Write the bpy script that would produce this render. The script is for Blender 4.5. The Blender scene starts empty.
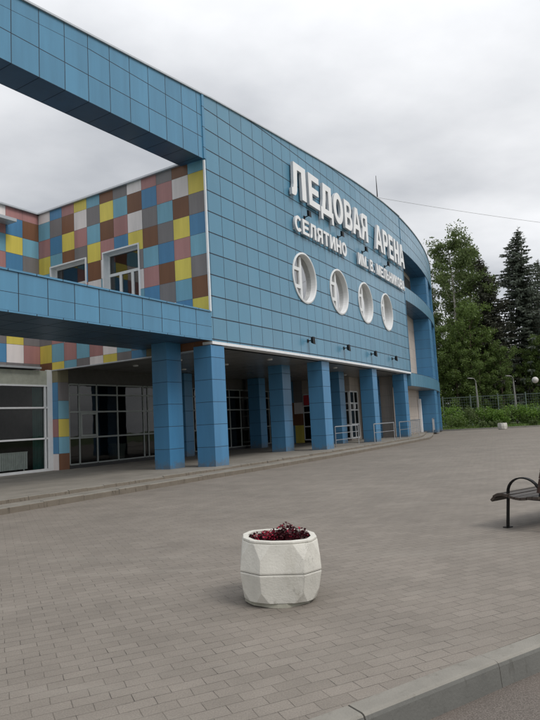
import bpy, bmesh, math, random
from mathutils import Vector, Matrix
from mathutils.geometry import tessellate_polygon
import numpy as np
random.seed(7)
R = random.Random(11)
scene = bpy.context.scene
COL = scene.collection

# ------------------------------------------------------------------ objects
def link(o, parent=None):
    COL.objects.link(o)
    if parent is not None: o.parent = parent
    return o
def tag(o, label=None, cat=None, group=None, kind=None):
    if label: o['label'] = label
    if cat: o['category'] = cat
    if group: o['group'] = group
    if kind: o['kind'] = kind
    return o
def empty(name, loc=(0, 0, 0), rz=0.0):
    o = bpy.data.objects.new(name, None)
    o.location = loc; o.rotation_euler = (0, 0, rz); o.empty_display_size = .3
    return link(o)
def copy_tree(o, parent=None):
    c = o.copy(); COL.objects.link(c); c.parent = parent
    for ch in list(o.children): copy_tree(ch, c)
    return c

# ------------------------------------------------------------------ plan of the arena
CX, CY, TA = -1.7604687909828776, 18.657922745935114, 1.0114114049983746
K1, K2, K3, SE = 0.005207387510102427, -0.00012622868055789713, 0.013, 20.9
_st = .05; _tab = []
def _head(s):
    if s <= 0: return TA
    if s <= SE: return TA + K1*s + K2*s*s/2
    return TA + K1*SE + K2*SE*SE/2 + K3*(s-SE)
x, y = CX, CY
for i in range(int(45/_st)+2):
    _tab.append((x, y)); h = _head((i+.5)*_st); x += math.cos(h)*_st; y += math.sin(h)*_st
def W(s, t, z):
    """s along the front, t outwards from it, z up -> world"""
    if s <= 0: bx, by = CX+math.cos(TA)*s, CY+math.sin(TA)*s
    else:
        f = s/_st; i = int(f); f -= i
        bx = _tab[i][0]*(1-f)+_tab[i+1][0]*f; by = _tab[i][1]*(1-f)+_tab[i+1][1]*f
    h = _head(s)
    return Vector((bx+math.sin(h)*t, by-math.cos(h)*t, z))
PW, PH, PZ0, PS0 = .715, .69, 4.118, .797        # cladding panel width, height, first seams
def uvst(s, z): return ((s-PS0)/PW, (z-PZ0)/PH)

# ------------------------------------------------------------------ materials
def newmat(name):
    m = bpy.data.materials.new(name); m.use_nodes = True
    nt = m.node_tree; nt.nodes.clear()
    out = nt.nodes.new('ShaderNodeOutputMaterial'); b = nt.nodes.new('ShaderNodeBsdfPrincipled')
    nt.links.new(b.outputs[0], out.inputs[0])
    return m, nt, b
class N:
    def __init__(s, nt): s.nt = nt
    def n(s, t, **k):
        nd = s.nt.nodes.new(t)
        for a, v in k.items(): setattr(nd, a, v)
        return nd
    def l(s, a, b): s.nt.links.new(a, b)
    def val(s, sock, v):
        if hasattr(v, 'is_output'): s.l(v, sock)
        else: sock.default_value = v
    def math(s, op, a, b=None, c=None, clamp=False):
        nd = s.n('ShaderNodeMath', operation=op); nd.use_clamp = clamp
        s.val(nd.inputs[0], a)
        if b is not None: s.val(nd.inputs[1], b)
        if c is not None: s.val(nd.inputs[2], c)
        return nd.outputs[0]
    def mix(s, f, a, b, mode='MIX'):
        nd = s.n('ShaderNodeMix', data_type='RGBA', blend_type=mode)
        s.val(nd.inputs[0], f)
        for i, v in ((6, a), (7, b)):
            if hasattr(v, 'is_output'): s.l(v, nd.inputs[i])
            else: nd.inputs[i].default_value = (v[0], v[1], v[2], 1)
        return nd.outputs[2]
    def noise(s, vec, scale, detail=3, rough=.55):
        nd = s.n('ShaderNodeTexNoise'); nd.inputs['Scale'].default_value = scale
        nd.inputs['Detail'].default_value = detail; nd.inputs['Roughness'].default_value = rough
        if vec is not None: s.l(vec, nd.inputs['Vector'])
        return nd.outputs[0]
    def ramp(s, f, a, b, lo=0., hi=1.):
        nd = s.n('ShaderNodeMapRange'); nd.inputs[1].default_value = a; nd.inputs[2].default_value = b
        nd.inputs[3].default_value = lo; nd.inputs[4].default_value = hi; s.l(f, nd.inputs[0]); return nd.outputs[0]
    def obj(s): return s.n('ShaderNodeTexCoord').outputs['Object']
    def pos(s): return s.n('ShaderNodeNewGeometry').outputs['Position']
    def map(s, v, sc=(1, 1, 1), rot=(0, 0, 0), loc=(0, 0, 0)):
        nd = s.n('ShaderNodeMapping'); nd.inputs['Scale'].default_value = sc
        nd.inputs['Rotation'].default_value = rot; nd.inputs['Location'].default_value = loc
        s.l(v, nd.inputs[0]); return nd.outputs[0]
    def bump(s, h, strength=.3, dist=.01):
        nd = s.n('ShaderNodeBump'); nd.inputs['Strength'].default_value = strength
        nd.inputs['Distance'].default_value = dist; s.l(h, nd.inputs['Height']); return nd.outputs[0]

def plain(name, col, rough=.6, metal=0., var=.12, scale=6., dirt=0., bump=0., spec=.5):
    m, nt, b = newmat(name); g = N(nt); p = g.pos()
    n1 = g.noise(p, scale, 5, .6)
    f = g.ramp(n1, .3, .7, 1-var, 1+var)
    c = g.mix(1., col, (0, 0, 0), 'MIX')
    vm = g.n('ShaderNodeVectorMath', operation='SCALE'); vm.inputs[0].default_value = col; g.l(f, vm.inputs['Scale'])
    c = vm.outputs[0]
    if dirt > 0:
        n2 = g.noise(g.map(p, (1, 1, .35)), 1.7, 6, .7)
        c = g.mix(g.ramp(n2, .5, .75, 0, dirt), c, (.09, .075, .055))
    g.l(c, b.inputs['Base Color']); b.inputs['Roughness'].default_value = rough
    b.inputs['Metallic'].default_value = metal; b.inputs['Specular IOR Level'].default_value = spec
    if bump: g.l(g.bump(g.noise(p, scale*6, 4), bump, .01), b.inputs['Normal'])
    return m

def panel_mat(name, col, groove=(.012, .022, .035), gw=(.014, .014), rough=.38, tilt=.02, var=.07, hueshift=.0, use_attr=False, streak=.12, spec=.5, splash=False):
    """metal cladding cassettes: UV units are panels; dark open joints, each panel very slightly out of plane"""
    m, nt, b = newmat(name); g = N(nt)
    uv = g.n('ShaderNodeUVMap').outputs[0]
    sp = g.n('ShaderNodeSeparateXYZ'); g.l(uv, sp.inputs[0])
    def edge(o, w):
        fr = g.math('FRACT', o); d = g.math('MINIMUM', fr, g.math('SUBTRACT', 1., fr))
        return g.math('LESS_THAN', d, w)
    e = g.math('MAXIMUM', edge(sp.outputs[0], gw[0]), edge(sp.outputs[1], gw[1]))
    cell = g.n('ShaderNodeCombineXYZ')
    g.l(g.math('FLOOR', sp.outputs[0]), cell.inputs[0]); g.l(g.math('FLOOR', sp.outputs[1]), cell.inputs[1])
    wn = g.n('ShaderNodeTexWhiteNoise', noise_dimensions='3D'); g.l(cell.outputs[0], wn.inputs[0])
    if use_attr:
        a = g.n('ShaderNodeVertexColor'); a.layer_name = 'tile'; base = a.outputs[0]
    else:
        rgb = g.n('ShaderNodeRGB'); rgb.outputs[0].default_value = (*col, 1); base = rgb.outputs[0]
    br = g.ramp(wn.outputs[0], 0, 1, 1-var, 1+var)
    p = g.pos()
    st = g.noise(g.map(p, (1.2, 1.2, .12)), 2.2, 5, .65)
    br2 = g.ramp(st, .35, .7, 1+streak*.4, 1-streak)
    vm = g.n('ShaderNodeVectorMath', operation='SCALE'); g.l(base, vm.inputs[0]); g.l(g.math('MULTIPLY', br, br2), vm.inputs['Scale'])
    c = vm.outputs[0]
    if hueshift > 0:   # sun-bleached patches, own shape
        bl = g.ramp(g.noise(p, .22, 3, .5), .42, .66, 0, hueshift)
        c = g.mix(bl, c, (.22, .32, .40))
    if splash:      # rain splash dirt at the foot
        zz = g.n('ShaderNodeSeparateXYZ'); g.l(p, zz.inputs[0])
        lim = g.ramp(g.noise(p, 5., 5, .7), .3, .7, .22, .62)
        sm = g.math('MULTIPLY', g.ramp(g.math('SUBTRACT', lim, zz.outputs[2]), 0, .2), .55, clamp=True)
        c = g.mix(sm, c, (.13, .12, .10))
    c = g.mix(e, c, groove)
    g.l(c, b.inputs['Base Color'])
    b.inputs['Specular IOR Level'].default_value = spec
    g.l(g.math('MULTIPLY_ADD', e, .5, g.ramp(g.noise(p, .5, 2), .3, .7, rough-.03, rough+.03)), b.inputs['Roughness'])
    # tilt of every panel
    geo = g.n('ShaderNodeNewGeometry')
    sub = g.n('ShaderNodeVectorMath', operation='SUBTRACT'); g.l(wn.outputs[1], sub.inputs[0]); sub.inputs[1].default_value = (.5, .5, .5)
    sc = g.n('ShaderNodeVectorMath', operation='SCALE'); g.l(sub.outputs[0], sc.inputs[0]); sc.inputs['Scale'].default_value = tilt*2
    ad = g.n('ShaderNodeVectorMath', operation='ADD'); g.l(geo.outputs['Normal'], ad.inputs[0]); g.l(sc.outputs[0], ad.inputs[1])
    nm = g.n('ShaderNodeVectorMath', operation='NORMALIZE'); g.l(ad.outputs[0], nm.inputs[0])
    bp = g.n('ShaderNodeBump'); bp.inputs['Strength'].default_value = .5; bp.inputs['Distance'].default_value = .01
    g.l(g.math('SUBTRACT', 1., e), bp.inputs['Height']); g.l(nm.outputs[0], bp.inputs['Normal'])
    g.l(bp.outputs[0], b.inputs['Normal'])
    return m

def glass_mat(name, tint=(.5, .55, .55), rough=.02, refl=1.0, k=1.6):
    m = bpy.data.materials.new(name); m.use_nodes = True; nt = m.node_tree; nt.nodes.clear(); g = N(nt)
    out = g.n('ShaderNodeOutputMaterial'); tr = g.n('ShaderNodeBsdfTransparent'); gl = g.n('ShaderNodeBsdfGlossy')
    tr.inputs[0].default_value = (*tint, 1); gl.inputs['Roughness'].default_value = rough
    gl.inputs[0].default_value = (refl, refl, refl, 1)
    fr = g.n('ShaderNodeFresnel'); fr.inputs[0].default_value = 1.5
    bp = g.bump(g.noise(g.pos(), .9, 2), .06, .05); g.l(bp, gl.inputs['Normal'])
    mx = g.n('ShaderNodeMixShader'); g.l(g.math('MULTIPLY', fr.outputs[0], k, clamp=True), mx.inputs[0]); g.l(tr.outputs[0], mx.inputs[1]); g.l(gl.outputs[0], mx.inputs[2])
    g.l(mx.outputs[0], out.inputs[0])
    return m

BLUE = (.085, .225, .375)
M = {}
M['facade'] = panel_mat('facade_panels', (.088, .235, .345), hueshift=.14, tilt=.016, var=.06, gw=(.014, .026), rough=.30, spec=.65, streak=.05)
M['blue'] = panel_mat('blue_panels', (.075, .230, .370), tilt=.014, var=.06, rough=.3, spec=.6)
M['column'] = panel_mat('column_panels', (.058, .200, .365), groove=(.025, .06, .10), tilt=.010, gw=(.0, .013), var=.05, splash=True)
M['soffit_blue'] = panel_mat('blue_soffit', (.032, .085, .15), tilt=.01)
M['mosaic'] = panel_mat('mosaic_panels', (1, 1, 1), groove=(.09, .08, .08), gw=(.007, .007), rough=.45, use_attr=True, tilt=.008, var=.09, streak=.15, spec=.3)
M['soffit'] = panel_mat('grey_soffit', (.20, .20, .195), groove=(.06, .06, .06), gw=(.012, .006), rough=.30, tilt=.006, var=.04)
M['beige'] = panel_mat('beige_wall', (.44, .38, .33), groove=(.30, .26, .22), gw=(.010, .010), rough=.6, tilt=.004, var=.05)
M['white'] = plain('white_trim', (.74, .75, .76), .45, var=.05, dirt=.12)
M['frame'] = plain('window_frame_white', (.70, .71, .71), .4, var=.04, dirt=.08)
M['gframe'] = plain('grey_aluminium_frame', (.24, .26, .245), .4, var=.05)
M['letter'] = plain('letter_acrylic', (.80, .80, .80), .35, var=.04, scale=2, dirt=.10)
M['letter_side'] = plain('letter_return', (.55, .56, .58), .5, var=.05)
M['glass'] = glass_mat('pane_glass', (.40, .44, .43), refl=.9, k=2.2)
M['glass_dark'] = glass_mat('tinted_glass', (.24, .26, .25), refl=.55)
M['glass_coated'] = glass_mat('coated_glass', (.30, .33, .32), refl=.9, k=4.5)
M['glass_clear'] = glass_mat('shop_glass', (.86, .91, .89), refl=.30)
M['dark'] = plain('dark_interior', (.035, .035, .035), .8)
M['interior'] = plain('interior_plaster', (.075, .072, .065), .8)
M['roof'] = plain('roof_felt', (.12, .12, .12), .9)
M['coping'] = plain('coping_metal', (.50, .52, .54), .35, metal=.3, var=.06)
M['black'] = plain('black_paint', (.006, .006, .006), .5, spec=.25)
M['steel'] = plain('stainless_rail', (.42, .43, .44), .3, metal=.8, var=.05)
M['beigepanel'] = plain('storefront_band', (.36, .37, .31), .6, dirt=.1)
M['curtain'] = plain('green_curtain', (.05, .19, .17), .8)
M['radiator'] = plain('radiator_enamel', (.82, .84, .80), .4)
M['olive'] = plain('olive_render', (.22, .20, .12), .8)
M['red'] = plain('red_sign', (.45, .03, .04), .5)
M['lampglass'] = plain('opal_globe', (.50, .48, .45), .3, var=.02)
M['concrete_pole'] = plain('concrete_pole', (.24, .235, .22), .8)
M['fence'] = plain('fence_green_steel', (.10, .135, .12), .5)

def concrete_mat(name, col, dirt=.6, fine=60, stain=(.16, .14, .10)):
    m, nt, b = newmat(name); g = N(nt); p = g.obj()
    n1 = g.noise(p, 3.5, 6, .65); n2 = g.noise(p, fine, 3, .6); n3 = g.noise(g.map(p, (1, 1, .25)), 9, 5, .7)
    c = g.mix(g.ramp(n1, .35, .7), col, tuple(v*.80 for v in col))
    c = g.mix(g.ramp(n3, .56, .74, 0, dirt), c, stain)
    c = g.mix(g.ramp(n2, .62, .72, 0, .35), c, tuple(v*.55 for v in col))
    g.l(c, b.inputs['Base Color']); b.inputs['Roughness'].default_value = .85
    b.inputs['Specular IOR Level'].default_value = .25
    g.l(g.bump(g.math('ADD', n2, g.math('MULTIPLY', n1, 1.5)), .35, .008), b.inputs['Normal'])
    return m
def grimy(m, zlo, zhi):
    nt = m.node_tree; b = [n for n in nt.nodes if n.type == 'BSDF_PRINCIPLED'][0]; g = N(nt)
    src = b.inputs['Base Color'].links[0].from_socket; p = g.obj(); z = g.n('ShaderNodeSeparateXYZ'); g.l(p, z.inputs[0])
    lim = g.ramp(g.noise(p, 14., 5, .7), .3, .7, zlo, zhi)
    f = g.math('MULTIPLY', g.ramp(g.math('SUBTRACT', lim, z.outputs[2]), 0, .03), .6, clamp=True)
    c = g.mix(f, src, (.20, .19, .14))
    cr = g.math('ABSOLUTE', g.math('SUBTRACT', g.noise(g.map(p, (1, 1, .5), (0, 0, 0), (3, 1, 2)), 2.6, 6, .6), .5))
    c = g.mix(g.math('MULTIPLY', g.ramp(cr, .0, .004, 1, 0), .40, clamp=True), c, (.12, .11, .09))
    g.l(c, b.inputs['Base Color'])
M['planter'] = concrete_mat('whitewashed_concrete', (.62, .60, .54), .25, stain=(.30, .27, .20))
grimy(M['planter'], .0, .07)
M['planter_base'] = concrete_mat('stained_concrete_foot', (.34, .33, .27), .8)
M['soil'] = plain('soil', (.03, .022, .015), .95, var=.4, scale=30)
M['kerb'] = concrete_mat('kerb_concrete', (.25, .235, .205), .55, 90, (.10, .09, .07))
M['kerb_face'] = concrete_mat('dirty_shaded_kerb_face', (.15, .148, .135), .85, 50, (.055, .05, .042))  # darker than the kerb top: dirt, with the face's shade put into the colour
M['kerb_face_far'] = concrete_mat('stained_kerb_face', (.17, .145, .115), .95, 30, (.045, .034, .025))

def paving_mat(name, rot, col1, col2, mortar, bw=.2, bh=.1, bumpy=.5):
    m, nt, b = newmat(name); g = N(nt); p = g.pos()
    v = g.map(p, (1, 1, 0), (0, 0, -rot))
    wob = g.noise(p, 1.1, 3); wv = g.n('ShaderNodeVectorMath', operation='SCALE')
    cc = g.n('ShaderNodeTexNoise'); cc.inputs['Scale'].default_value = 3.0; g.l(p, cc.inputs['Vector'])
    g.l(cc.outputs[1], wv.inputs[0]); wv.inputs['Scale'].default_value = .022
    ad = g.n('ShaderNodeVectorMath', operation='ADD'); g.l(v, ad.inputs[0]); g.l(wv.outputs[0], ad.inputs[1])
    def brick(c1, c2, mo, ms):
        t = g.n('ShaderNodeTexBrick'); g.l(ad.outputs[0], t.inputs['Vector'])
        t.inputs['Color1'].default_value = (*c1, 1); t.inputs['Color2'].default_value = (*c2, 1); t.inputs['Mortar'].default_value = (*mo, 1)
        t.inputs['Scale'].default_value = 1; t.inputs['Mortar Size'].default_value = ms; t.inputs['Mortar Smooth'].default_value = .25
        t.inputs['Brick Width'].default_value = bw; t.inputs['Row Height'].default_value = bh; t.inputs['Bias'].default_value = -.1
        return t
    t = brick(col1, col2, mortar, .0026)
    c = t.outputs[0]
    big = g.noise(p, .22, 6, .62); mid = g.noise(g.map(p, (1, 1, 1)), 1.3, 6, .68); fine = g.noise(p, 110, 2)
    sp = g.n('ShaderNodeVectorMath', operation='SCALE'); g.l(c, sp.inputs[0])
    f = g.math('MULTIPLY', g.ramp(big, .3, .7, .88, 1.12), g.ramp(mid, .3, .72, 1.12, .87))
    f = g.math('MULTIPLY', f, g.ramp(fine, .3, .7, .84, 1.16))
    g.l(f, sp.inputs['Scale']); c = sp.outputs[0]
    # joints filled with sand in most places, open and dark in some
    j = g.math('MULTIPLY', t.outputs[1], g.ramp(g.noise(p, 3.3, 5, .75), .48, .66))
    c = g.mix(j, c, (.035, .03, .026))
    # odd replaced bricks and drifts of dust
    dust = g.ramp(g.noise(g.map(p, (.5, 2.4, 1), (0, 0, -rot)), .9, 5, .6), .56, .80, 0, .5)
    c = g.mix(dust, c, (.26, .238, .205))
    oil = g.ramp(g.noise(p, .75, 5, .6), .68, .80, 0, .30)
    c = g.mix(oil, c, (.09, .08, .072))
    g.l(c, b.inputs['Base Color']); b.inputs['Roughness'].default_value = .78; b.inputs['Specular IOR Level'].default_value = .3
    h = g.math('SUBTRACT', g.math('MULTIPLY', fine, .15), t.outputs[1])
    h = g.math('MULTIPLY_ADD', mid, .6, h)
    g.l(g.bump(h, bumpy, .006), b.inputs['Normal'])
    return m
M['paving'] = paving_mat('block_paving', math.radians(25), (.208, .183, .156), (.180, .158, .134), (.130, .113, .095))
M['podium'] = paving_mat('podium_paving', TA, (.235, .215, .185), (.19, .175, .15), (.12, .11, .09), .4, .4, .3)

def asphalt():
    m, nt, b = newmat('asphalt'); g = N(nt); p = g.pos()
    n = g.noise(p, 120, 2, .6); n2 = g.noise(p, 1.5, 5, .6)
    c = g.mix(g.ramp(n, .35, .7), (.075, .062, .052), (.18, .155, .135)); c = g.mix(g.ramp(n2, .4, .7, 0, .6), c, (.15, .12, .10))
    g.l(c, b.inputs['Base Color']); b.inputs['Roughness'].default_value = .9
    g.l(g.bump(n, .5, .006), b.inputs['Normal']); return m
M['asphalt'] = asphalt()
def ground_mat():
    m, nt, b = newmat('grassy_ground'); g = N(nt); p = g.pos()
    n = g.noise(p, .8, 5); n2 = g.noise(p, 9, 4)
    c = g.mix(g.ramp(n, .35, .65), (.07, .12, .03), (.12, .13, .05)); c = g.mix(g.ramp(n2, .4, .6, 0, .6), c, (.05, .09, .025))
    g.l(c, b.inputs['Base Color']); b.inputs['Roughness'].default_value = 1
    return m
M['ground'] = ground_mat()

def leaf_mat(name, c1, c2, c3, trans=.38, scale=.35):
    m = bpy.data.materials.new(name); m.use_nodes = True; nt = m.node_tree; nt.nodes.clear(); g = N(nt)
    out = g.n('ShaderNodeOutputMaterial'); geo = g.n('ShaderNodeNewGeometry')
    ri = geo.outputs['Random Per Island']
    c = g.mix(ri, c1, c2)
    c = g.mix(g.ramp(g.noise(g.obj(), scale, 3), .42, .66), c, c3)
    d = g.n('ShaderNodeBsdfDiffuse'); t = g.n('ShaderNodeBsdfTranslucent'); g.l(c, d.inputs[0]); g.l(c, t.inputs[0])
    mx = g.n('ShaderNodeMixShader'); mx.inputs[0].default_value = trans; g.l(d.outputs[0], mx.inputs[1]); g.l(t.outputs[0], mx.inputs[2])
    gl = g.n('ShaderNodeBsdfGlossy'); gl.inputs['Roughness'].default_value = .45; gl.inputs[0].default_value = (.5, .5, .5, 1)
    m2 = g.n('ShaderNodeMixShader'); m2.inputs[0].default_value = .04; g.l(mx.outputs[0], m2.inputs[1]); g.l(gl.outputs[0], m2.inputs[2])
    g.l(m2.outputs[0], out.inputs[0]); return m
M['leaf'] = leaf_mat('poplar_leaves', (0.090, 0.127, 0.047), (0.157, 0.204, 0.072), (0.115, 0.160, 0.057))
M['leaf_bright'] = leaf_mat('birch_leaves', (0.093, 0.149, 0.040), (0.167, 0.236, 0.060), (0.115, 0.171, 0.045))
M['leaf_bush'] = leaf_mat('bush_leaves', (0.094, 0.190, 0.033), (0.231, 0.357, 0.061), (0.136, 0.245, 0.046))
M['leaf_grass'] = leaf_mat('grass_blades', (0.086, 0.173, 0.036), (0.187, 0.259, 0.072), (0.130, 0.173, 0.054))
M['needle'] = leaf_mat('spruce_needles', (0.096, 0.113, 0.092), (0.164, 0.187, 0.142), (0.118, 0.143, 0.112), .15)
M['needle_brown'] = leaf_mat('old_spruce_needles', (0.054, 0.062, 0.043), (0.095, 0.095, 0.068), (0.068, 0.073, 0.051), .15)
M['bark'] = plain('bark', (.10, .075, .055), .95, var=.35, scale=8)
M['bark_birch'] = plain('pale_bark', (.38, .36, .32), .9, var=.4, scale=5)
M['wood'] = plain('bench_slats', (.028, .016, .010), .26, var=.35, scale=14, spec=1.0)
M['wood_top'] = plain('weathered_slats', (.040, .030, .022), .45, var=.3, scale=14, spec=.4)
M['wood_red'] = plain('bench_back_slats', (.040, .018, .012), .5, var=.35, scale=14)
M['petal_dark'] = leaf_mat('burgundy_leaves', (.040, .006, .010), (.10, .012, .022), (.022, .008, .008), .15, 20)
M['petal_red'] = leaf_mat('red_petals', (.36, .012, .03), (.50, .04, .10), (.20, .008, .02), .2, 20)

# ------------------------------------------------------------------ mesh builder
class MB:
    def __init__(s, bend=True): s.v = []; s.f = []; s.uv = []; s.mi = []; s.col = []; s.bend = bend
    def P(s, p): return W(*p) if s.bend else Vector(p)
    def face(s, pts, uvs=None, mi=0, col=None, raw=False):
        i = len(s.v); s.v += [Vector(p) if raw else s.P(p) for p in pts]
        s.f.append(list(range(i, i+len(pts)))); s.uv.append(uvs or [(.5, .5)]*len(pts)); s.mi.append(mi); s.col.append(col)
    def box(s, s0, s1, t0, t1, z0, z1, n=None, mi=0, uvf=None, ztop=None, zbot=None, mtop=None, mbot=None):
        """box in bent space; ztop/zbot may be functions of s; uvf(axis,a,b) gives uv"""
        n = n or max(1, int(math.ceil(abs(s1-s0)/.6))) if s.bend and s1 > 0 and (s1-s0) > .8 else (n or 1)
        zt = ztop or (lambda q: z1); zb = zbot or (lambda q: z0)
        uf = uvf or (lambda ax, p: {'t': uvst(p[0], p[2]), 's': ((p[1])/.7, (p[2]-PZ0)/PH), 'z': ((p[0]-PS0)/PW, p[1]/.7)}[ax])
        for k in range(n):
            a = s0+(s1-s0)*k/n; b = s0+(s1-s0)*(k+1)/n
            q = [(a, t1, zb(a)), (b, t1, zb(b)), (b, t1, zt(b)), (a, t1, zt(a))]; s.face(q, [uf('t', p) for p in q], mi)
            q = [(b, t0, zb(b)), (a, t0, zb(a)), (a, t0, zt(a)), (b, t0, zt(b))]; s.face(q, [uf('t', p) for p in q], mi)
            q = [(a, t1, zt(a)), (b, t1, zt(b)), (b, t0, zt(b)), (a, t0, zt(a))]; s.face(q, [uf('z', p) for p in q], mi if mtop is None else mtop)
            q = [(a, t0, zb(a)), (b, t0, zb(b)), (b, t1, zb(b)), (a, t1, zb(a))]; s.face(q, [uf('z', p) for p in q], mi if mbot is None else mbot)
        q = [(s0, t0, zb(s0)), (s0, t1, zb(s0)), (s0, t1, zt(s0)), (s0, t0, zt(s0))]; s.face(q, [uf('s', p) for p in q], mi)
        q = [(s1, t1, zb(s1)), (s1, t0, zb(s1)), (s1, t0, zt(s1)), (s1, t1, zt(s1))]; s.face(q, [uf('s', p) for p in q], mi)
    def bar(s, a, b, w, d=None, up=(0, 0, 1), mi=0, me_=None):
        me_ = mi if me_ is None else me_
        """straight bar between two world points"""
        a = Vector(a); b = Vector(b); d = d or w
        ax = (b-a).normalized(); u = Vector(up)
        if abs(ax.dot(u)) > .95: u = Vector((1, 0, 0))
        x = ax.cross(u).normalized(); y2 = x.cross(ax)
        c = [(x*w/2*i+y2*d/2*j) for i, j in ((-1, -1), (1, -1), (1, 1), (-1, 1))]
        A = [a+q for q in c]; B = [b+q for q in c]
        for i in range(4): s.face([A[i], A[(i+1) % 4], B[(i+1) % 4], B[i]], mi=mi, raw=True)
        s.face(A[::-1], mi=me_, raw=True); s.face(B, mi=me_, raw=True)
    def tube(s, pts, rad, n=8, mi=0, caps=True):
        pts = [Vector(p) for p in pts]; rad = rad if isinstance(rad, (list, tuple)) else [rad]*len(pts)
        base = len(s.v); prev = None
        for i, p in enumerate(pts):
            d = (pts[min(i+1, len(pts)-1)]-pts[max(i-1, 0)]).normalized()
            if prev is None: x = d.orthogonal().normalized()
            else: x = (prev-d*prev.dot(d)).normalized()
            prev = x; yv = d.cross(x)
            s.v += [p+(x*math.cos(2*math.pi*k/n)+yv*math.sin(2*math.pi*k/n))*rad[i] for k in range(n)]
        for i in range(len(pts)-1):
            for k in range(n):
                a = base+i*n+k; b = base+i*n+(k+1) % n
                s.f.append([a, b, b+n, a+n]); s.uv.append([(.5, .5)]*4); s.mi.append(mi); s.col.append(None)
        if caps:
            s.f.append([base+k for k in range(n)][::-1]); s.uv.append([(.5, .5)]*n); s.mi.append(mi); s.col.append(None)
            e = base+(len(pts)-1)*n
            s.f.append([e+k for k in range(n)]); s.uv.append([(.5, .5)]*n); s.mi.append(mi); s.col.append(None)
    def lathe(s, c, prof, n=20, mi=0):
        c = Vector(c); base = len(s.v)
        for r, z in prof: s.v += [c+Vector((r*math.cos(2*math.pi*k/n), r*math.sin(2*math.pi*k/n), z)) for k in range(n)]
        for i in range(len(prof)-1):
            for k in range(n):
                a = base+i*n+k; b = base+i*n+(k+1) % n
                s.f.append([a, b, b+n, a+n]); s.uv.append([(.5, .5)]*4); s.mi.append(mi); s.col.append(None)
    def build(s, name, mats, parent=None, origin=None, smooth=False, merge=False):
        me = bpy.data.meshes.new(name)
        o = Vector(origin) if origin is not None else (parent.location.copy() if parent is not None and parent.type == 'EMPTY' else Vector((0, 0, 0)))
        rz = parent.rotation_euler.z if parent is not None else 0
        vs = [v-o for v in s.v]
        if rz: Rm = Matrix.Rotation(-rz, 3, 'Z'); vs = [Rm @ v for v in vs]
        me.from_pydata([tuple(v) for v in vs], [], s.f)
        for m in (mats if isinstance(mats, (list, tuple)) else [mats]): me.materials.append(m)
        ul = me.uv_layers.new(name='UVMap'); flat = [c for f in s.uv for uv in f for c in uv]; ul.data.foreach_set('uv', flat)
        me.polygons.foreach_set('material_index', s.mi)
        if any(c is not None for c in s.col):
            ca = me.color_attributes.new('tile', 'FLOAT_COLOR', 'CORNER'); dat = []
            for f, c in zip(s.f, s.col): dat += [*(c or (.3, .3, .3)), 1.]*len(f)
            ca.data.foreach_set('color', dat)
        if smooth: me.polygons.foreach_set('use_smooth', [True]*len(me.polygons))
        if merge:
            bm = bmesh.new(); bm.from_mesh(me); bmesh.ops.remove_doubles(bm, verts=bm.verts, dist=.0005)
            bmesh.ops.recalc_face_normals(bm, faces=bm.faces); bm.to_mesh(me); bm.free()
        me.update()
        ob = bpy.data.objects.new(name, me)
        if parent is None: ob.location = o
        return link(ob, parent)

# ------------------------------------------------------------------ setting: ground
def podz(t): return .2 if t >= 0 else .2+.012*max(t, -8.3)
def ped(s): return 1.0 if s <= 20 else max(-.35, 1.0-(s-20)*.16)     # podium edge
g = MB(False)
DX, DY = math.cos(math.radians(33.5)), math.sin(math.radians(33.5))
# foreground kerb: line through measured points, gently curved
kp = [Vector((-3.2, 1.25, 0)), Vector((-1.6, 2.08, 0)), Vector((-.35, 2.80, 0)), Vector((.2, 3.13, 0)), Vector((.6, 3.385, 0)), Vector((.95, 3.61, 0)), Vector((1.64, 4.05, 0)), Vector((2.6, 4.62, 0)), Vector((5.2, 6.0, 0)), Vector((9, 7.8, 0)), Vector((16, 10.8, 0))]
kn = []
for i in range(len(kp)):
    d = (kp[min(i+1, len(kp)-1)]-kp[max(0, i-1)]).normalized(); kn.append(Vector((d.y, -d.x, 0)))
# whole-area terrain sheet, low
g.face([(-400, -400, -.16), (400, -400, -.16), (400, 400, -.16), (-400, 400, -.16)], raw=True)
tag(g.build('ground', M['ground']), kind='structure')
# plaza slab: from kerb line out to the far edge at y~50
g = MB(False)
poly = [kp[i]+Vector((0, 0, 0)) for i in range(len(kp))] + [Vector((45, 20, 0)), Vector((45, 48.6, 0)), Vector((21.6, 49.3, 0)), Vector((15.5, 50.5, 0)), Vector((10, 53, 0)), Vector((-6, 40, 0)), Vector((-40, 10, 0)), Vector((-30, -12, 0))]
tri = tessellate_polygon([poly])
for a, b, c in tri: g.face([poly[a], poly[b], poly[c]], raw=True)
for i in range(len(poly)):
    a = poly[i]; b = poly[(i+1) % len(poly)]; g.face([a, b, b-Vector((0, 0, .2)), a-Vector((0, 0, .2))], raw=True)
pl = g.build('plaza_pavement', M['paving'], merge=True); tag(pl, kind='structure')
for p in pl.data.polygons:
    pass
# road
g = MB(False)
rp = [kp[i]+kn[i]*.05+Vector((0, 0, -.135)) for i in range(len(kp))]+[Vector((16, -14, -.135)), Vector((-6, -14, -.135))]
for a, b, c in tessellate_polygon([rp]): g.face([rp[a], rp[b], rp[c]], raw=True)
tag(g.build('road', M['asphalt']), kind='structure')
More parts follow.
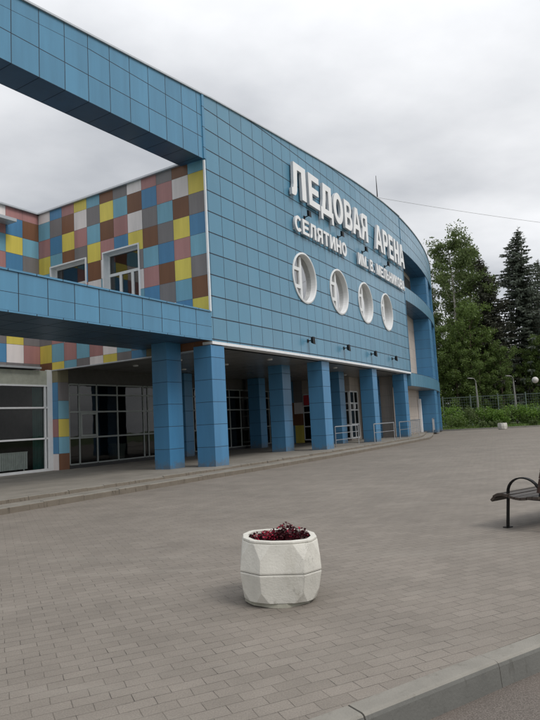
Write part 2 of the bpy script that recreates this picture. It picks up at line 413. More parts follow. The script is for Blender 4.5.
# kerb stones (1 m lengths) of the foreground
g = MB(False)
def kerb_stones(pts, nrm, w, z0, z1, seg, mb, bev=.018, jit=.003):
    # resample
    L = [0]
    for i in range(len(pts)-1): L.append(L[-1]+(pts[i+1]-pts[i]).length)
    def at(d):
        for i in range(len(pts)-1):
            if d <= L[i+1] or i == len(pts)-2:
                f = (d-L[i])/(L[i+1]-L[i]); return pts[i].lerp(pts[i+1], f), nrm[i].lerp(nrm[i+1], f).normalized()
    n = int(L[-1]/seg)
    for k in range(n):
        a, na = at(k*seg+.004); b, nb = at((k+1)*seg-.004); j = R.uniform(-jit, jit); j2 = R.uniform(-jit, jit)
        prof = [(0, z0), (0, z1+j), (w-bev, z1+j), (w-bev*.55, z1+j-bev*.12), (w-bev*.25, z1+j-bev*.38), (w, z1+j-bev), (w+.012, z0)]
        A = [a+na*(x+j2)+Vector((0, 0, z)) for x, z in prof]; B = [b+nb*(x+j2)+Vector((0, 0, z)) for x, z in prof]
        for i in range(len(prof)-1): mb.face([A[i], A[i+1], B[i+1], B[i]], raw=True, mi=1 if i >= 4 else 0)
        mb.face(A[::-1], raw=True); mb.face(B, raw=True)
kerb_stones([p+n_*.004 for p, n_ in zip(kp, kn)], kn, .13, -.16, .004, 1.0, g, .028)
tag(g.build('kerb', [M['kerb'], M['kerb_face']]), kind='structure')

# podium with a kerb course and a second low step
g = MB()
ss = [-15]+[i*.6-.0 for i in range(-24, 64)]
ss = sorted(set(round(a, 2) for a in ss if -15 <= a <= 38))
for a, b in zip(ss[:-1], ss[1:]):
    rows = lambda s: [(ped(s)-.52, .2), (min(0., ped(s)-.55), .2), (-8.4, .10)]
    ra, rb = rows(a), rows(b)
    for i in range(2):
        g.face([(a, ra[i+1][0], ra[i+1][1]), (b, rb[i+1][0], rb[i+1][1]), (b, rb[i][0], rb[i][1]), (a, ra[i][0], ra[i][1])])
    ea, eb = ped(a), ped(b)
    g.face([(a, ea-.52, .2), (b, eb-.52, .2), (b, eb-.52, .135), (a, ea-.52, .135)])
    g.face([(a, ea-.52, .135), (b, eb-.52, .135), (b, eb-.1, .12), (a, ea-.1, .12)])
g.face([(38, -8.4, .1), (38, -.9, .2), (38, -.9, -.1), (38, -8.4, -.1)])
tag(g.build('podium_pavement', M['podium']), kind='structure')
g = MB(False)
kp2 = [W(s, ped(s)-.1, 0) for s in ss if s <= 33]; kn2 = []
for i in range(len(kp2)):
    d = (kp2[min(i+1, len(kp2)-1)]-kp2[max(0, i-1)]).normalized(); kn2.append(Vector((d.y, -d.x, 0)))
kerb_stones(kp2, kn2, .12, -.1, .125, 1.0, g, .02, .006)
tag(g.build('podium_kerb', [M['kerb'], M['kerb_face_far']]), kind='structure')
g = MB(False)   # thin edging course of the second step, worn pieces
kp3 = [W(s, ped(s)-.515, 0) for s in ss if s <= 30]
kerb_stones(kp3, kn2[:len(kp3)], .05, .11, .206, .5, g, .015, .012)
tag(g.build('podium_edging', [M['kerb'], M['kerb_face_far']]), kind='structure')
# far kerb and grass verge
g = MB(False)
fk = [Vector((10, 53.02, 0)), Vector((15.5, 50.52, 0)), Vector((21.6, 49.32, 0)), Vector((45, 48.62, 0))]; fn = [Vector((0, 1, 0))]*4
kerb_stones(fk, fn, .15, -.1, .12, 1.0, g)
tag(g.build('far_kerb', [M['kerb'], M['kerb_face_far']]), kind='structure')
g = MB(False)
gp = [Vector((8, 54.2, .07)), Vector((15.6, 50.7, .07)), Vector((21.6, 49.5, .07)), Vector((60, 48.8, .07)), Vector((70, 58, .25)), Vector((60, 140, .6)), Vector((-60, 140, .6)), Vector((-10, 60, .3))]
for a, b, c in tessellate_polygon([gp]): g.face([gp[a], gp[b], gp[c]], raw=True)
tag(g.build('grass_verge', M['ground']), kind='structure')

# ------------------------------------------------------------------ arena building
B = empty('arena_building', W(0, 0, 0)); 
tag(B, 'blue panel clad ice arena with curved front, porthole windows, mosaic courtyard wall and columns', 'building')
B.location.z = 0
def bb(mb, name, mats, parent=None, **k):
    o = mb.build(name, mats, None, origin=B.location, **k); o.location = (0, 0, 0); o.parent = parent or B; return o

TOP = [(0, 12.15), (2.85, 12.41), (6.75, 12.79), (9.85, 13.11), (12.5, 13.37), (15.15, 13.58), (17.65, 13.74), (20.9, 13.86), (40, 13.9)]
def topz(s):
    if s <= 0: return 12.13+.107*s
    for (a, za), (b, zb_) in zip(TOP[:-1], TOP[1:]):
        if s <= b: return za+(zb_-za)*(s-a)/(b-a)
    return 13.9
PORT = [(6.45, 7.2), (9.93, 7.2), (13.35, 7.2), (16.8, 7.2)]
# facade slab with real round openings: grid in flat space, cells cut by boolean, then bent
def facade():
    bm = bmesh.new(); n = 42; T = .35
    vs = {}
    for i in range(n+1):
        s = SE*i/n
        for j, t in enumerate((0., -T)):
            vs[i, j, 0] = bm.verts.new((s, t, 4.05)); vs[i, j, 1] = bm.verts.new((s, t, topz(s)))
    for i in range(n):
        bm.faces.new([vs[i, 0, 0], vs[i+1, 0, 0], vs[i+1, 0, 1], vs[i, 0, 1]])
        bm.faces.new([vs[i+1, 1, 0], vs[i, 1, 0], vs[i, 1, 1], vs[i+1, 1, 1]])
        bm.faces.new([vs[i, 0, 1], vs[i+1, 0, 1], vs[i+1, 1, 1], vs[i, 1, 1]])
        bm.faces.new([vs[i, 1, 0], vs[i+1, 1, 0], vs[i+1, 0, 0], vs[i, 0, 0]])
    for i in (0, n): bm.faces.new([vs[i, 0, 0], vs[i, 0, 1], vs[i, 1, 1], vs[i, 1, 0]])
    bmesh.ops.recalc_face_normals(bm, faces=bm.faces)
    me = bpy.data.meshes.new('slab'); bm.to_mesh(me); bm.free(); a = bpy.data.objects.new('slab', me); COL.objects.link(a)
    cut = bmesh.new()
    for cx, cz in PORT:
        r_ = bmesh.ops.create_cone(cut, cap_ends=True, segments=48, radius1=.985, radius2=.985, depth=1.2, matrix=Matrix.Translation((cx, -.1, cz)) @ Matrix.Rotation(math.pi/2, 4, 'X'))
    mc = bpy.data.meshes.new('cut'); cut.to_mesh(mc); cut.free(); c = bpy.data.objects.new('cut', mc); COL.objects.link(c)
    md = a.modifiers.new('b', 'BOOLEAN'); md.operation = 'DIFFERENCE'; md.object = c; md.solver = 'EXACT'
    dg = bpy.context.evaluated_depsgraph_get(); res = bpy.data.meshes.new_from_object(a.evaluated_get(dg))
    bpy.data.objects.remove(a); bpy.data.objects.remove(c)
    mb = MB()
    for p in res.polygons:
        pts = [tuple(res.vertices[i].co) for i in p.vertices]
        nz = p.normal
        if abs(nz.y) > .7: uv = [uvst(q[0], q[2]) for q in pts]
        else: uv = [(.5, .5)]*len(pts)
        mb.face(pts, uv)
    return mb
bb(facade(), 'facade_cladding', M['facade'])
# coping, drip trim, corner trims
g = MB(); g.box(-.05, SE+.05, -.42, .05, 0, 0, n=44, zbot=lambda s: topz(s), ztop=lambda s: topz(s)+.045); bb(g, 'parapet_coping', M['coping'])
g = MB(); g.box(-.03, SE, -.36, .03, 3.96, 4.05, n=40); bb(g, 'drip_trim', M['white'])
g = MB(); g.box(-.055, -.004, -.03, .03, 4.99, 9.90); bb(g, 'corner_trim', M['white'])
g = MB(); g.box(-.06, .05, -.38, .035, 0, 0, zbot=lambda s: 9.96, ztop=lambda s: topz(s)-.01, uvf=lambda ax, p: (.5, (p[2]-PZ0)/PH)); bb(g, 'corner_strip', M['blue'])
g = MB(); g.box(SE, SE+.05, -.4, .02, 3.95, 13.86); bb(g, 'end_trim', M['blue'])

# portholes
for cx, cz in PORT:
    mb = MB(); n = 48
    def ring(r, t): return [(cx+r*math.cos(2*math.pi*k/n), t, cz+r*math.sin(2*math.pi*k/n)) for k in range(n)]
    prof = [(1.05, .003), (1.05, .045), (.985, .06), (.965, .045), (.955, .0), (.945, -.21), (.86, -.21)]
    rr = [ring(r, t) for r, t in prof]
    for a, b in zip(rr[:-1], rr[1:]):
        for k in range(n): mb.face([a[k], a[(k+1) % n], b[(k+1) % n], b[k]])
    w = bb(mb, 'round_window', M['frame'], merge=True)
    mb = MB()
    def hb(s0, s1, z0, z1): mb.box(s0, s1, -.20, -.12, z0, z1)
    hb(cx-.13, cx+.01, cz-.90, cz+.90)
    for zz in (.36, -.36):
        hb(cx-.85, cx-.13, cz+zz-.07, cz+zz+.07)
    hb(cx-.88, cx-.78, cz-.29, cz+.29); hb(cx-.22, cx-.13, cz-.29, cz+.29)
    f = mb.build('mullion', M['frame'], None, origin=B.location); f.location = (0, 0, 0); f.parent = w
    mb = MB(); mb.face(ring(.94, -.18)); f = mb.build('pane', M['glass_coated'], None, origin=B.location); f.location = (0, 0, 0); f.parent = w

# overhead beam running left of the front
def beam_uv(ax, p):
    s, t, z = p; zb_, zt_ = 9.94+.03*s, 12.13+.107*s
    if ax == 't': return ((s+.2917)/.737, (z-zb_)/(zt_-zb_)*3)
    if ax == 'z': return ((s+.2917)/.737, .5)
    return (.5, (z-zb_)/(zt_-zb_)*3)
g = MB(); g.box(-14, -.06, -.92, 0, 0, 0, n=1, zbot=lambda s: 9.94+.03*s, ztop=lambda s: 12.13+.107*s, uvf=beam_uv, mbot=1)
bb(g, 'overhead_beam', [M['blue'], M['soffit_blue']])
g = MB(); g.box(-14, -.06, -.97, .05, 0, 0, n=1, zbot=lambda s: 12.13+.107*s, ztop=lambda s: 12.18+.107*s); bb(g, 'beam_coping', M['coping'])
g = MB(); g.box(-14.7, -14, -.92, 0, 0, 10.6, uvf=lambda ax, p: (p[0]+.3 if ax == 't' else p[1], p[2]/.69)); bb(g, 'beam_support', M['column'])
# canopy slab
def can_uv(ax, p):
    s, t, z = p
    if ax == 't': return ((s-.012)/.757, (z-4.12)/.40 if z < 4.5 else 1+(z-4.52)/.45)
    if ax == 'z': return ((s-.012)/.757, t/1.05)
    return (t, (z-4.12)/.43)
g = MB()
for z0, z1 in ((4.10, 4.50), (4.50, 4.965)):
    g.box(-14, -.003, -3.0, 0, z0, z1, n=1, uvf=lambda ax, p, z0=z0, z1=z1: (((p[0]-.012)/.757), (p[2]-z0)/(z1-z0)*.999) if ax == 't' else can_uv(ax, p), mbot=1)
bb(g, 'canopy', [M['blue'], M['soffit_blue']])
g = MB(); g.box(-14, -.06, -3.03, .03, 4.967, 5.01, n=1); g.box(-14, -.003, -.02, .018, 4.06, 4.098, n=1); bb(g, 'canopy_edge_trim', M['blue'])
g = MB()
for s_ in (-6.9, -13.6):
    g.box(s_, s_+.68, -2.2, -1.52, .15, 4.10, uvf=lambda ax, p, s_=s_: ((p[0]-s_)/.68 if ax == 't' else (p[1]+2.2)/.68, (p[2]-.79)/.69))
# (those canopy posts stand left of the picture)
g2 = MB(); g2.box(-13.6, -12.9, -2.2, -1.5, .15, 4.10, uvf=lambda ax, p: (p[0] if ax == 't' else p[1], (p[2]-.79)/.69)); bb(g2, 'column', M['column'])

# columns of the colonnade
def column(s0, w, t1, d, z0, z1, nm='column'):
    mb = MB(); n = max(1, int((z1-z0)/.69)+1)
    def uf(ax, p):
        v = (p[2]-.79)/.69
        if ax == 't': return ((p[0]-s0)/w, v)
        if ax == 's': return ((p[1]-(t1-d))/d, v)
        return (.5, .5)
    mb.box(s0, s0+w, t1-d, t1, z0, z1, n=1, uvf=uf)
    return bb(mb, nm, M['column'])
for s0, w, t1 in ((-.08, .69, -.005), (8.0, .75, -.2), (14.18, .72, -.2), (19.98, .72, -.2), (-.73, .68, -1.25), (7.65, .76, -1.95), (13.95, .72, -1.95), (19.98, .72, -1.95)):
    column(s0, w, t1, .69 if s0 != -.73 else .62, .1, 3.93 if s0 > -.5 else 4.10)
column(12.9, .7, -6.2, .7, .1, 3.9)
column(6.6, .6, -6.5, .6, .1, 3.9)
# soffit over the recess
g = MB()
for k in range(35):
    a = 0.0+k*.6; b = min(a+.6, SE)
    if a >= SE: break
    q = [(a, -7.6, 3.92), (b, -7.6, 3.92), (b, -.36, 3.92), (a, -.36, 3.92)]; g.face(q, [(p[0]/1.2, p[1]/.3) for p in q])
bb(g, 'soffit', M['soffit'])
for s_, t_ in ((2.2, -3.2), (5.2, -3.2), (9.5, -3.2), (2.2, -5.4), (5.2, -5.4), (11.5, -1.1), (5.2, -1.1), (16.5, -2.6)):
    g = MB(); c = W(s_, t_, 3.9); g.lathe(c, [(.001, -.02), (.09, -.02), (.11, .0), (.11, .018)], 14); bb(g, 'downlight', M['frame'])
# mosaic
PAL = {'Y': (.68, .56, .11), 'C': (.18, .39, .50), 'B': (.085, .24, .42), 'N': (.185, .085, .045), 'P': (.40, .20, .19), 'G': (.20, .185, .185), 'W': (.74, .68, .66), 'O': (.20, .18, .11)}
def mosaic_tiles(mb, plane, cols, rows, code, holes=()):
    """plane(a,z)->(s,t,z); code[r][c]; holes (a0,a1,z0,z1)"""
    for c in range(len(cols)-1):
        for r in range(len(rows)-1):
            ch = code[r][c]; a0, a1 = cols[c], cols[c+1]; z1, z0 = rows[r], rows[r+1]
            As = sorted({a0, a1, *[h for H in holes for h in H[:2] if a0 < h < a1]}); Zs = sorted({z0, z1, *[h for H in holes for h in H[2:] if z0 < h < z1]})
            for i in range(len(As)-1):
                for j in range(len(Zs)-1):
                    ma, mz = (As[i]+As[i+1])/2, (Zs[j]+Zs[j+1])/2
                    if any(H[0] < ma < H[1] and H[2] < mz < H[3] for H in holes): continue
                    q = [(As[i], Zs[j]), (As[i+1], Zs[j]), (As[i+1], Zs[j+1]), (As[i], Zs[j+1])]
                    v = PAL[ch]; k = R.uniform(.93, 1.06) if False else 1
                    mb.face([plane(a, z) for a, z in q], [(c+(a-a0)/(a1-a0), r*1.0+(z1-z)/(z1-z0)) for a, z in q], col=v)
cA = [-8.3+.69*k for k in range(12)]+[0.]
rA = [10.0, 9.62]+[9.62-.6875*k for k in range(1, 9)]+[3.84]
codeA = ['WBPYCNGWPGNC', 'CGNWGYCNBPWY', 'PBYPCNPWGCNG', 'YCNGYPBYNGYB', 'CPGBNWCGCBPC', 'BGCPWCPWPNYG', 'NWPCBYGCBGCN', 'GPWCPYWPNWBY', 'YCPCPWCGPYNB', 'NYCGWYGBOONN']
WIN1, WIN2 = (-7.62, -5.60, 5.75, 7.80), (-4.75, -2.95, 5.75, 7.80)
g = MB(); mosaic_tiles(g, lambda a, z: (-.002, a, z), cA, rA, codeA, [WIN1, WIN2]); bb(g, 'mosaic_wall', M['mosaic'])
# wall behind at the back of the courtyard
cB = [-14.1+.0]+[-.715*k for k in range(19, -1, -1)]
seqB = {0: 'GYCPWBNYPGCWBYNPCWPP', 1: 'CWPGBYNCPWGYBCNPGPBN', 2: 'NYBCGPWYCNPBGWYCPCYC', 3: 'PCGWYNBPGCYWNPBCGPBG', 4: 'WBYPCGNWBPCYGNWPCYGB', 5: 'YPNGWCBYPGNCWBYPNGCY', 6: 'CGPBNYWCGBPNYCWGPBNC', 7: 'BWCYPNGBCYWPGNCBYGYG', 8: 'PYGWCBPNWCYGPBCNGBWP', 9: 'GGGGGGGGGGGGGGGGGGGG'}
WIN3 = (-3.6, -.95, 5.75, 7.58)
g = MB(); mosaic_tiles(g, lambda a, z: (a, -8.302, z), cB, rA, [seqB[i] for i in range(10)], [WIN3, (-7.6, -4.9, 5.75, 7.58)]); bb(g, 'mosaic_wall', M['mosaic'])
for q_ in ((-.10, 0.0, -8.3, -.93, 10.0, 10.06), (-14, -.0, -8.34, -8.2, 10.0, 10.06), (-.03, .12, -8.3, -.42, 3.80, 3.84)):
    g = MB(); g.box(*q_, n=1); bb(g, 'courtyard_coping', M['coping'])
g = MB(); g.box(-2.6, -1.35, -8.3, -7.75, 9.28, 9.40, n=1); bb(g, 'wall_ledge', M['coping'])

def sq_window(name, P, a0, a1, z0, z1, depth, outward, pattern):
    """P(a, d, z) -> (s,t,z), d = depth inwards"""
    def bx(mb, A0, A1, D0, D1, Z0, Z1):
        c = [P(a, d, z) for a in (A0, A1) for d in (D0, D1) for z in (Z0, Z1)]
        idx = [(0, 1, 3, 2), (4, 6, 7, 5), (0, 4, 5, 1), (2, 3, 7, 6), (0, 2, 6, 4), (1, 5, 7, 3)]
        for f in idx: mb.face([c[i] for i in f])
    m = MB(); th = .05
    # surround trim and reveals
    for (A0, A1, Z0, Z1) in ((a0-.0, a0+th, z0, z1), (a1-th, a1, z0, z1), (a0+th, a1-th, z1-th, z1), (a0+th, a1-th, z0, z0+th)):
        bx(m, A0, A1, -.04, depth, Z0, Z1)
    w = bb(m, name, M['white'], merge=False)
    m = MB(); f = .075; A0, A1, Z0, Z1 = a0+th, a1-th, z0+th, z1-th; D = (depth-.1, depth-.03)
    bx(m, A0, A0+f, *D, Z0, Z1); bx(m, A1-f, A1, *D, Z0, Z1); bx(m, A0+f, A1-f, *D, Z1-f, Z1); bx(m, A0+f, A1-f, *D, Z0, Z0+f)
    zt = Z0+(Z1-Z0)*.60; bx(m, A0+f, A1-f, *D, zt-.05, zt+.05)
    for q in pattern:
        c = A0+(A1-A0)*q; bx(m, c-.06, c+.06, *D, Z0+f, zt-.05)
    o = m.build('frame', M['frame'], None, origin=B.location); o.location = (0, 0, 0); o.parent = w
    m = MB(); dd = depth-.065; m.face([P(A0, dd, Z0), P(A1, dd, Z0), P(A1, dd, Z1), P(A0, dd, Z1)])
    o = m.build('pane', M['glass'], None, origin=B.location); o.location = (0, 0, 0); o.parent = w
PA = lambda a, d, z: (d, a, z)
sq_window('window', PA, *WIN1, .3, 1, (.36, .70)); sq_window('window', PA, *WIN2, .3, 1, (.36, .70))
PB = lambda a, d, z: (a, -8.3-d, z)
sq_window('window', PB, *WIN3, .3, 1, (.36, .7)); sq_window('window', PB, -7.6, -4.9, 5.75, 7.58, .3, 1, (.36, .7))

# main volume behind (closed so no daylight leaks), roofs
def prism(mb, pts, z0, z1, mi=0):
    n = len(pts)
    for i in range(n):
        a, b = pts[i], pts[(i+1) % n]
        mb.face([(a[0], a[1], z0), (b[0], b[1], z0), (b[0], b[1], z1), (a[0], a[1], z1)], [(a[0]/.7+a[1]/.7, 0), (b[0]/.7+b[1]/.7, 0), (b[0]/.7+b[1]/.7, (z1-z0)/.69), (a[0]/.7+a[1]/.7, (z1-z0)/.69)], mi)
g = MB()
sv = [0.02]+[i*1.0 for i in range(1, 21)]+[20.9]
for a, b in zip(sv[:-1], sv[1:]):    # roof and upper floor slab
    g.face([(a, -.36, 9.9), (b, -.36, 9.9), (b, -26, 9.9), (a, -26, 9.9)])
    g.face([(a, -.36, 4.05), (b, -.36, 4.05), (b, -26, 4.05), (a, -26, 4.05)])
g.face([(-14, -8.32, 9.9), (.02, -8.32, 9.9), (.02, -26, 9.9), (-14, -26, 9.9)])
g.face([(-14, -8.32, 3.9), (.02, -8.32, 3.9), (.02, -26, 3.9), (-14, -26, 3.9)])
bb(g, 'roof', M['roof'])
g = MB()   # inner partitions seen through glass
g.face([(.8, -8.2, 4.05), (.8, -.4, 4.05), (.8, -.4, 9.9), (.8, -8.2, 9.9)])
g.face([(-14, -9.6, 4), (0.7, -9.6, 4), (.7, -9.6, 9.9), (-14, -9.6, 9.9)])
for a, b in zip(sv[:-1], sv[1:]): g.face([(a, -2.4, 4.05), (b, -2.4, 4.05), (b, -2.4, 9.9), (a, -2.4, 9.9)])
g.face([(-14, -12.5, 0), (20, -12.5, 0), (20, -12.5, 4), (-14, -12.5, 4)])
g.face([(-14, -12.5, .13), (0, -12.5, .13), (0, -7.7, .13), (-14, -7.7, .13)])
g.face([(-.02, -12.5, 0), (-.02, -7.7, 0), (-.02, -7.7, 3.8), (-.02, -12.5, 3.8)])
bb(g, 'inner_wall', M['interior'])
g = MB()
g.face([(-14, -26, 0), (21, -26, 0), (21, -26, 9.9), (-14, -26, 9.9)]); g.face([(-14, -26, 0), (-14, -8.3, 0), (-14, -8.3, 10), (-14, -26, 10)])
for a, b in zip([20.9+i*1.0 for i in range(17)], [21.9+i*1.0 for i in range(17)]): g.face([(a, -26, 0), (min(b, 38), -26, 0), (min(b, 38), -26, 13.8), (a, -26, 13.8)])
g.face([(38, -26, 0), (38, -2.4, 0), (38, -2.4, 13.8), (38, -26, 13.8)]); g.face([(20.9, -26, 9.9), (20.9, -2.3, 9.9), (20.9, -2.3, 13.8), (20.9, -26, 13.8)])
bb(g, 'rear_wall', M['beige'])
# corner pier under the courtyard corner
g = MB()
rz_ = [3.84, 3.36, 2.67, 1.99, 1.325, .71, .08]
mosaic_tiles(g, lambda a, z: (-.002, a, z), [-7.65, -7.3], rz_, ['O', 'B', 'B', 'P', 'B', 'W']); mosaic_tiles(g, lambda a, z: (a, -7.298, z), [0, .5], rz_, ['O', 'G', 'C', 'Y', 'C', 'N'])
g.face([(.5, -7.3, .1), (.5, -7.65, .1), (.5, -7.65, 3.84), (.5, -7.3, 3.84)], col=PAL['G'])
bb(g, 'corner_pier', M['mosaic'])
# storefront on the left
g = MB(); fr = lambda s0, s1, z0, z1, d=.07: g.box(s0, s1, -7.65-d, -7.65+.03, z0, z1, n=1)
fr(-.22, -.0, .08, 3.84, .1)
for z_ in (3.24, 2.43, 1.30): fr(-14, -.22, z_-.03, z_+.03)
fr(-14, -.22, .1, .2)
for s_ in (-.32, -3.3, -6.3, -9.3, -12.3): fr(s_-.03, s_+.03, .2, 3.21, .06)
sf = bb(g, 'storefront', M['frame'])
g = MB(); g.box(-14, -.22, -7.72, -7.65, 3.27, 3.80, n=1); o = g.build('transom_panel', M['beigepanel'], None, origin=B.location); o.location = (0, 0, 0); o.parent = sf
g = MB(); g.face([(-14, -7.68, .2), (-.3, -7.68, .2), (-.3, -7.68, 3.22), (-14, -7.68, 3.22)]); o = g.build('pane', M['glass_clear'], None, origin=B.location); o.location = (0, 0, 0); o.parent = sf
g = MB(); g.box(-14, -.55, -8.3, -7.5, 3.85, 3.92, n=1); bb(g, 'storefront_ledge', M['coping'])
# entrance glazing in the recess
def glazing(sl, zl, t, name, mat, plinth=True, th=.03, ax='s', fixed=0):
    m = MB()
    def bx(a0, a1, z0, z1):
        if ax == 's': m.box(a0, a1, t-.06, t, z0, z1, n=1)
        else: m.box(t, t+.06, a0, a1, z0, z1, n=1)
    for a in sl: bx(a-th, a+th, zl[-1], zl[0])
    for z_ in zl:
        for a, b in zip(sl[:-1], sl[1:]): bx(a+th, b-th, z_-th, z_+th)
    w = bb(m, name, mat)
    m = MB()
    if ax == 's':
        for a, b in zip(sl[:-1], sl[1:]): m.face([(a, t-.03, zl[-1]), (b, t-.03, zl[-1]), (b, t-.03, zl[0]), (a, t-.03, zl[0])])
    else: m.face([(t+.03, sl[0], zl[-1]), (t+.03, sl[-1], zl[-1]), (t+.03, sl[-1], zl[0]), (t+.03, sl[0], zl[0])])
    o = m.build('pane', M['glass_dark'], None, origin=B.location); o.location = (0, 0, 0); o.parent = w
    return w
sl = [.52, 1.02, 1.94, 3.09, 4.68, 4.98, 6.1, 7.2, 8.3, 9.4, 10.5, 11.6, 12.7, 13.8, 14.9, 16.0, 17.1, 18.1]
glazing(sl, [3.3, 2.9, 2.24, 1.25, .26], -7.3, 'entrance_glazing', M['gframe'])
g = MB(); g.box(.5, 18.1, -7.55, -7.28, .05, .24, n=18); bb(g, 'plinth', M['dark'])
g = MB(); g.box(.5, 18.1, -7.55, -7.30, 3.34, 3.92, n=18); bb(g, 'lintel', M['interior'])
# tilted vent sash
g = MB()
for a0, a1, z0, z1 in ((1.05, 1.12, 1.29, 2.2), (1.84, 1.91, 1.29, 2.2), (1.12, 1.84, 2.13, 2.2), (1.12, 1.84, 1.29, 1.36)): g.box(a0, a1, -7.3, -7.255, z0, z1, n=1)
bb(g, 'vent_sash', M['gframe'])
# end wall of the recess, at right
glazing([-6.1, -5.3, -4.5, -3.8, -3.12], [3.05, 2.35, 1.95, 1.1, .3], 18.2, 'side_glazing', M['frame'], ax='t', th=.035)
g = MB(); g.box(18.22, 18.3, -6.1, -3.0, 3.10, 3.92, n=1); bb(g, 'end_wall', M['beige'])
g = MB(); mosaic_tiles(g, lambda a, z: (18.19, a, z), [-7.3, -6.7, -6.1], [3.92, 3.3, 2.6, 1.9, 1.2, .1], ['BG', 'BG', 'NW', 'NN', 'BY']); bb(g, 'mosaic_pier', M['mosaic'])
g = MB(); g.box(18.12, 18.16, -6.0, -5.35, 2.4, 3.0, n=1); bb(g, 'red_notice_board', M['red'])
glazing([18.27, 18.95, 19.6], [3.05, 2.35, 1.95, 1.1, .3], -3.03, 'vestibule_glazing', M['frame'], th=.04)
g = MB(); g.box(18.3, SE+.1, -3.3, -3.1, .1, 3.92, n=3); bb(g, 'vestibule_wall', M['beige'])
g = MB(); g.box(18.72, 18.98, -3.05, -2.99, 2.0, 2.35, n=1); g.box(18.72, 18.98, -2.98, -2.97, 2.05, 2.3, n=1); bb(g, 'vent_sash', M['frame'])

# rounded far bay: bands, wall, piers
def band(name, z0, z1, tin=-1.3, mb_=None):
    g = MB(); g.box(SE+.05, 38, tin, -.03, z0, z1, n=34, mbot=1, uvf=lambda ax, p: {'t': (uvst(p[0], p[2])[0], (p[2]-z0)/(z1-z0)*max(1, round((z1-z0)/.69))*.999), 's': (.5, (p[2]-z0)/.69), 'z': (p[0]/1.2, p[1]/.6)}[ax])
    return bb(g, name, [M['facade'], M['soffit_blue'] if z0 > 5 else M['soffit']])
band('bay_parapet_band', 11.76, 13.84); band('bay_balcony_band', 8.56, 9.46); band('bay_floor_band', 3.22, 4.05)
g = MB(); g.box(SE+.05, 38.03, -.3, .02, 13.84, 13.90, n=30); bb(g, 'bay_coping', M['coping'])
g = MB(); g.box(SE+.01, SE+.2, -3.3, -1.51, .1, 9.8, n=1); bb(g, 'return_wall', M['beige'])
g = MB(); g.box(SE+.01, 38, -1.5, -1.2, .1, 13.8, n=30); bb(g, 'bay_wall', M['beige'])
g = MB(); sv2 = [20.9+.95*i for i in range(19)]
for a, b in zip(sv2[:-1], sv2[1:]): g.face([(a, -.3, 13.7), (min(38, b), -.3, 13.7), (min(38, b), -26, 13.7), (a, -26, 13.7)])
bb(g, 'bay_roof', M['roof'])
for s0 in (29.4, 34.3):
    for z0, z1 in ((.1, 3.22), (4.05, 8.56), (9.46, 11.76)):
        mb = MB(); mb.box(s0, s0+1.7, -.80 if z0 > 99 else -1.2, -.06, z0, z1, n=2, uvf=lambda ax, p, s0=s0: ((p[0]-s0)/1.7*.999 if ax == 't' else (p[1]+1.2)/1.14*.999, (p[2]-.79)/.69)); bb(mb, 'bay_pier', M['column'])
g = MB()
g.box(30.2, 32.0, -1.2, -1.16, 4.2, 7.9, n=2); bb(g, 'balcony_door', M['dark'])
g = MB(); g.box(26.2, 29.0, -1.2, -1.16, 9.5, 11.4, n=2); bb(g, 'balcony_door', M['dark'])
g = MB(); g.box(30.1, 32.1, -1.16, -1.11, 7.90, 7.98, n=1); g.box(31.0, 31.1, -1.155, -1.11, 4.2, 7.90, n=1); bb(g, 'door_frame', M['frame'])
g = MB(); g.box(29.6, 30.1, -1.10, -1.06, 5.0, 5.75, n=1); bb(g, 'notice', M['white'])
g = MB(); g.box(28.5, 28.9, -1.18, -1.0, .2, 2.6, n=1); bb(g, 'downpipe_box', M['white'])

# ------------------------------------------------------------------ interior things seen through the glass
g = MB()
S0, S1, T0 = -2.15, -.88, -7.95
for k in range(16):
    a = S0+(S1-S0)*k/16; g.box(a+.008, a+.072, T0-.05, T0+.03, .25, .84, n=1)
g.box(S0, S1, T0-.03, T0+.01, .28, .32, n=1); g.box(S0, S1, T0-.03, T0+.01, .78, .83, n=1); g.box(S0, S1, T0-.07, T0+.04, .845, .87, n=1)
for a in (S0+.1, S1-.15): g.box(a, a+.05, T0-.02, T0+.0, .13, .28, n=1)
tag(g.build('radiator', M['radiator'], origin=W(S0, T0, .13)), 'white ribbed radiator standing behind the ground floor shop window at far left', 'radiator')
g = MB(); n = 30
for k in range(n):
    a = -.72+.44*k/n; b = -.72+.44*(k+1)/n; ta, tb = -7.84+.03*math.sin(k*1.9), -7.84+.03*math.sin((k+1)*1.9)
    g.face([(a, ta, .2), (b, tb, .2), (b, tb, 3.2), (a, ta, 3.2)])
cu = g.build('curtain', M['curtain'], origin=W(-.5, -7.84, .2)); tag(cu, 'teal green curtain hanging inside the shop window beside the white corner post', 'curtain')
sol = cu.modifiers.new('th', 'SOLIDIFY'); sol.thickness = .006
g = MB(False); c = W(3.9, -8.2, .1)  # pale tub added where the glazing shows a white patch
g.lathe(c, [(.001, .02), (.26, .02), (.30, .1), (.40, .75), (.42, .8), (.36, .8), (.34, .72), (.001, .70)], 20)
tag(g.build('pale_tub', M['radiator'], origin=c, smooth=False), 'large pale tub added behind the dark entrance glazing', 'pot')

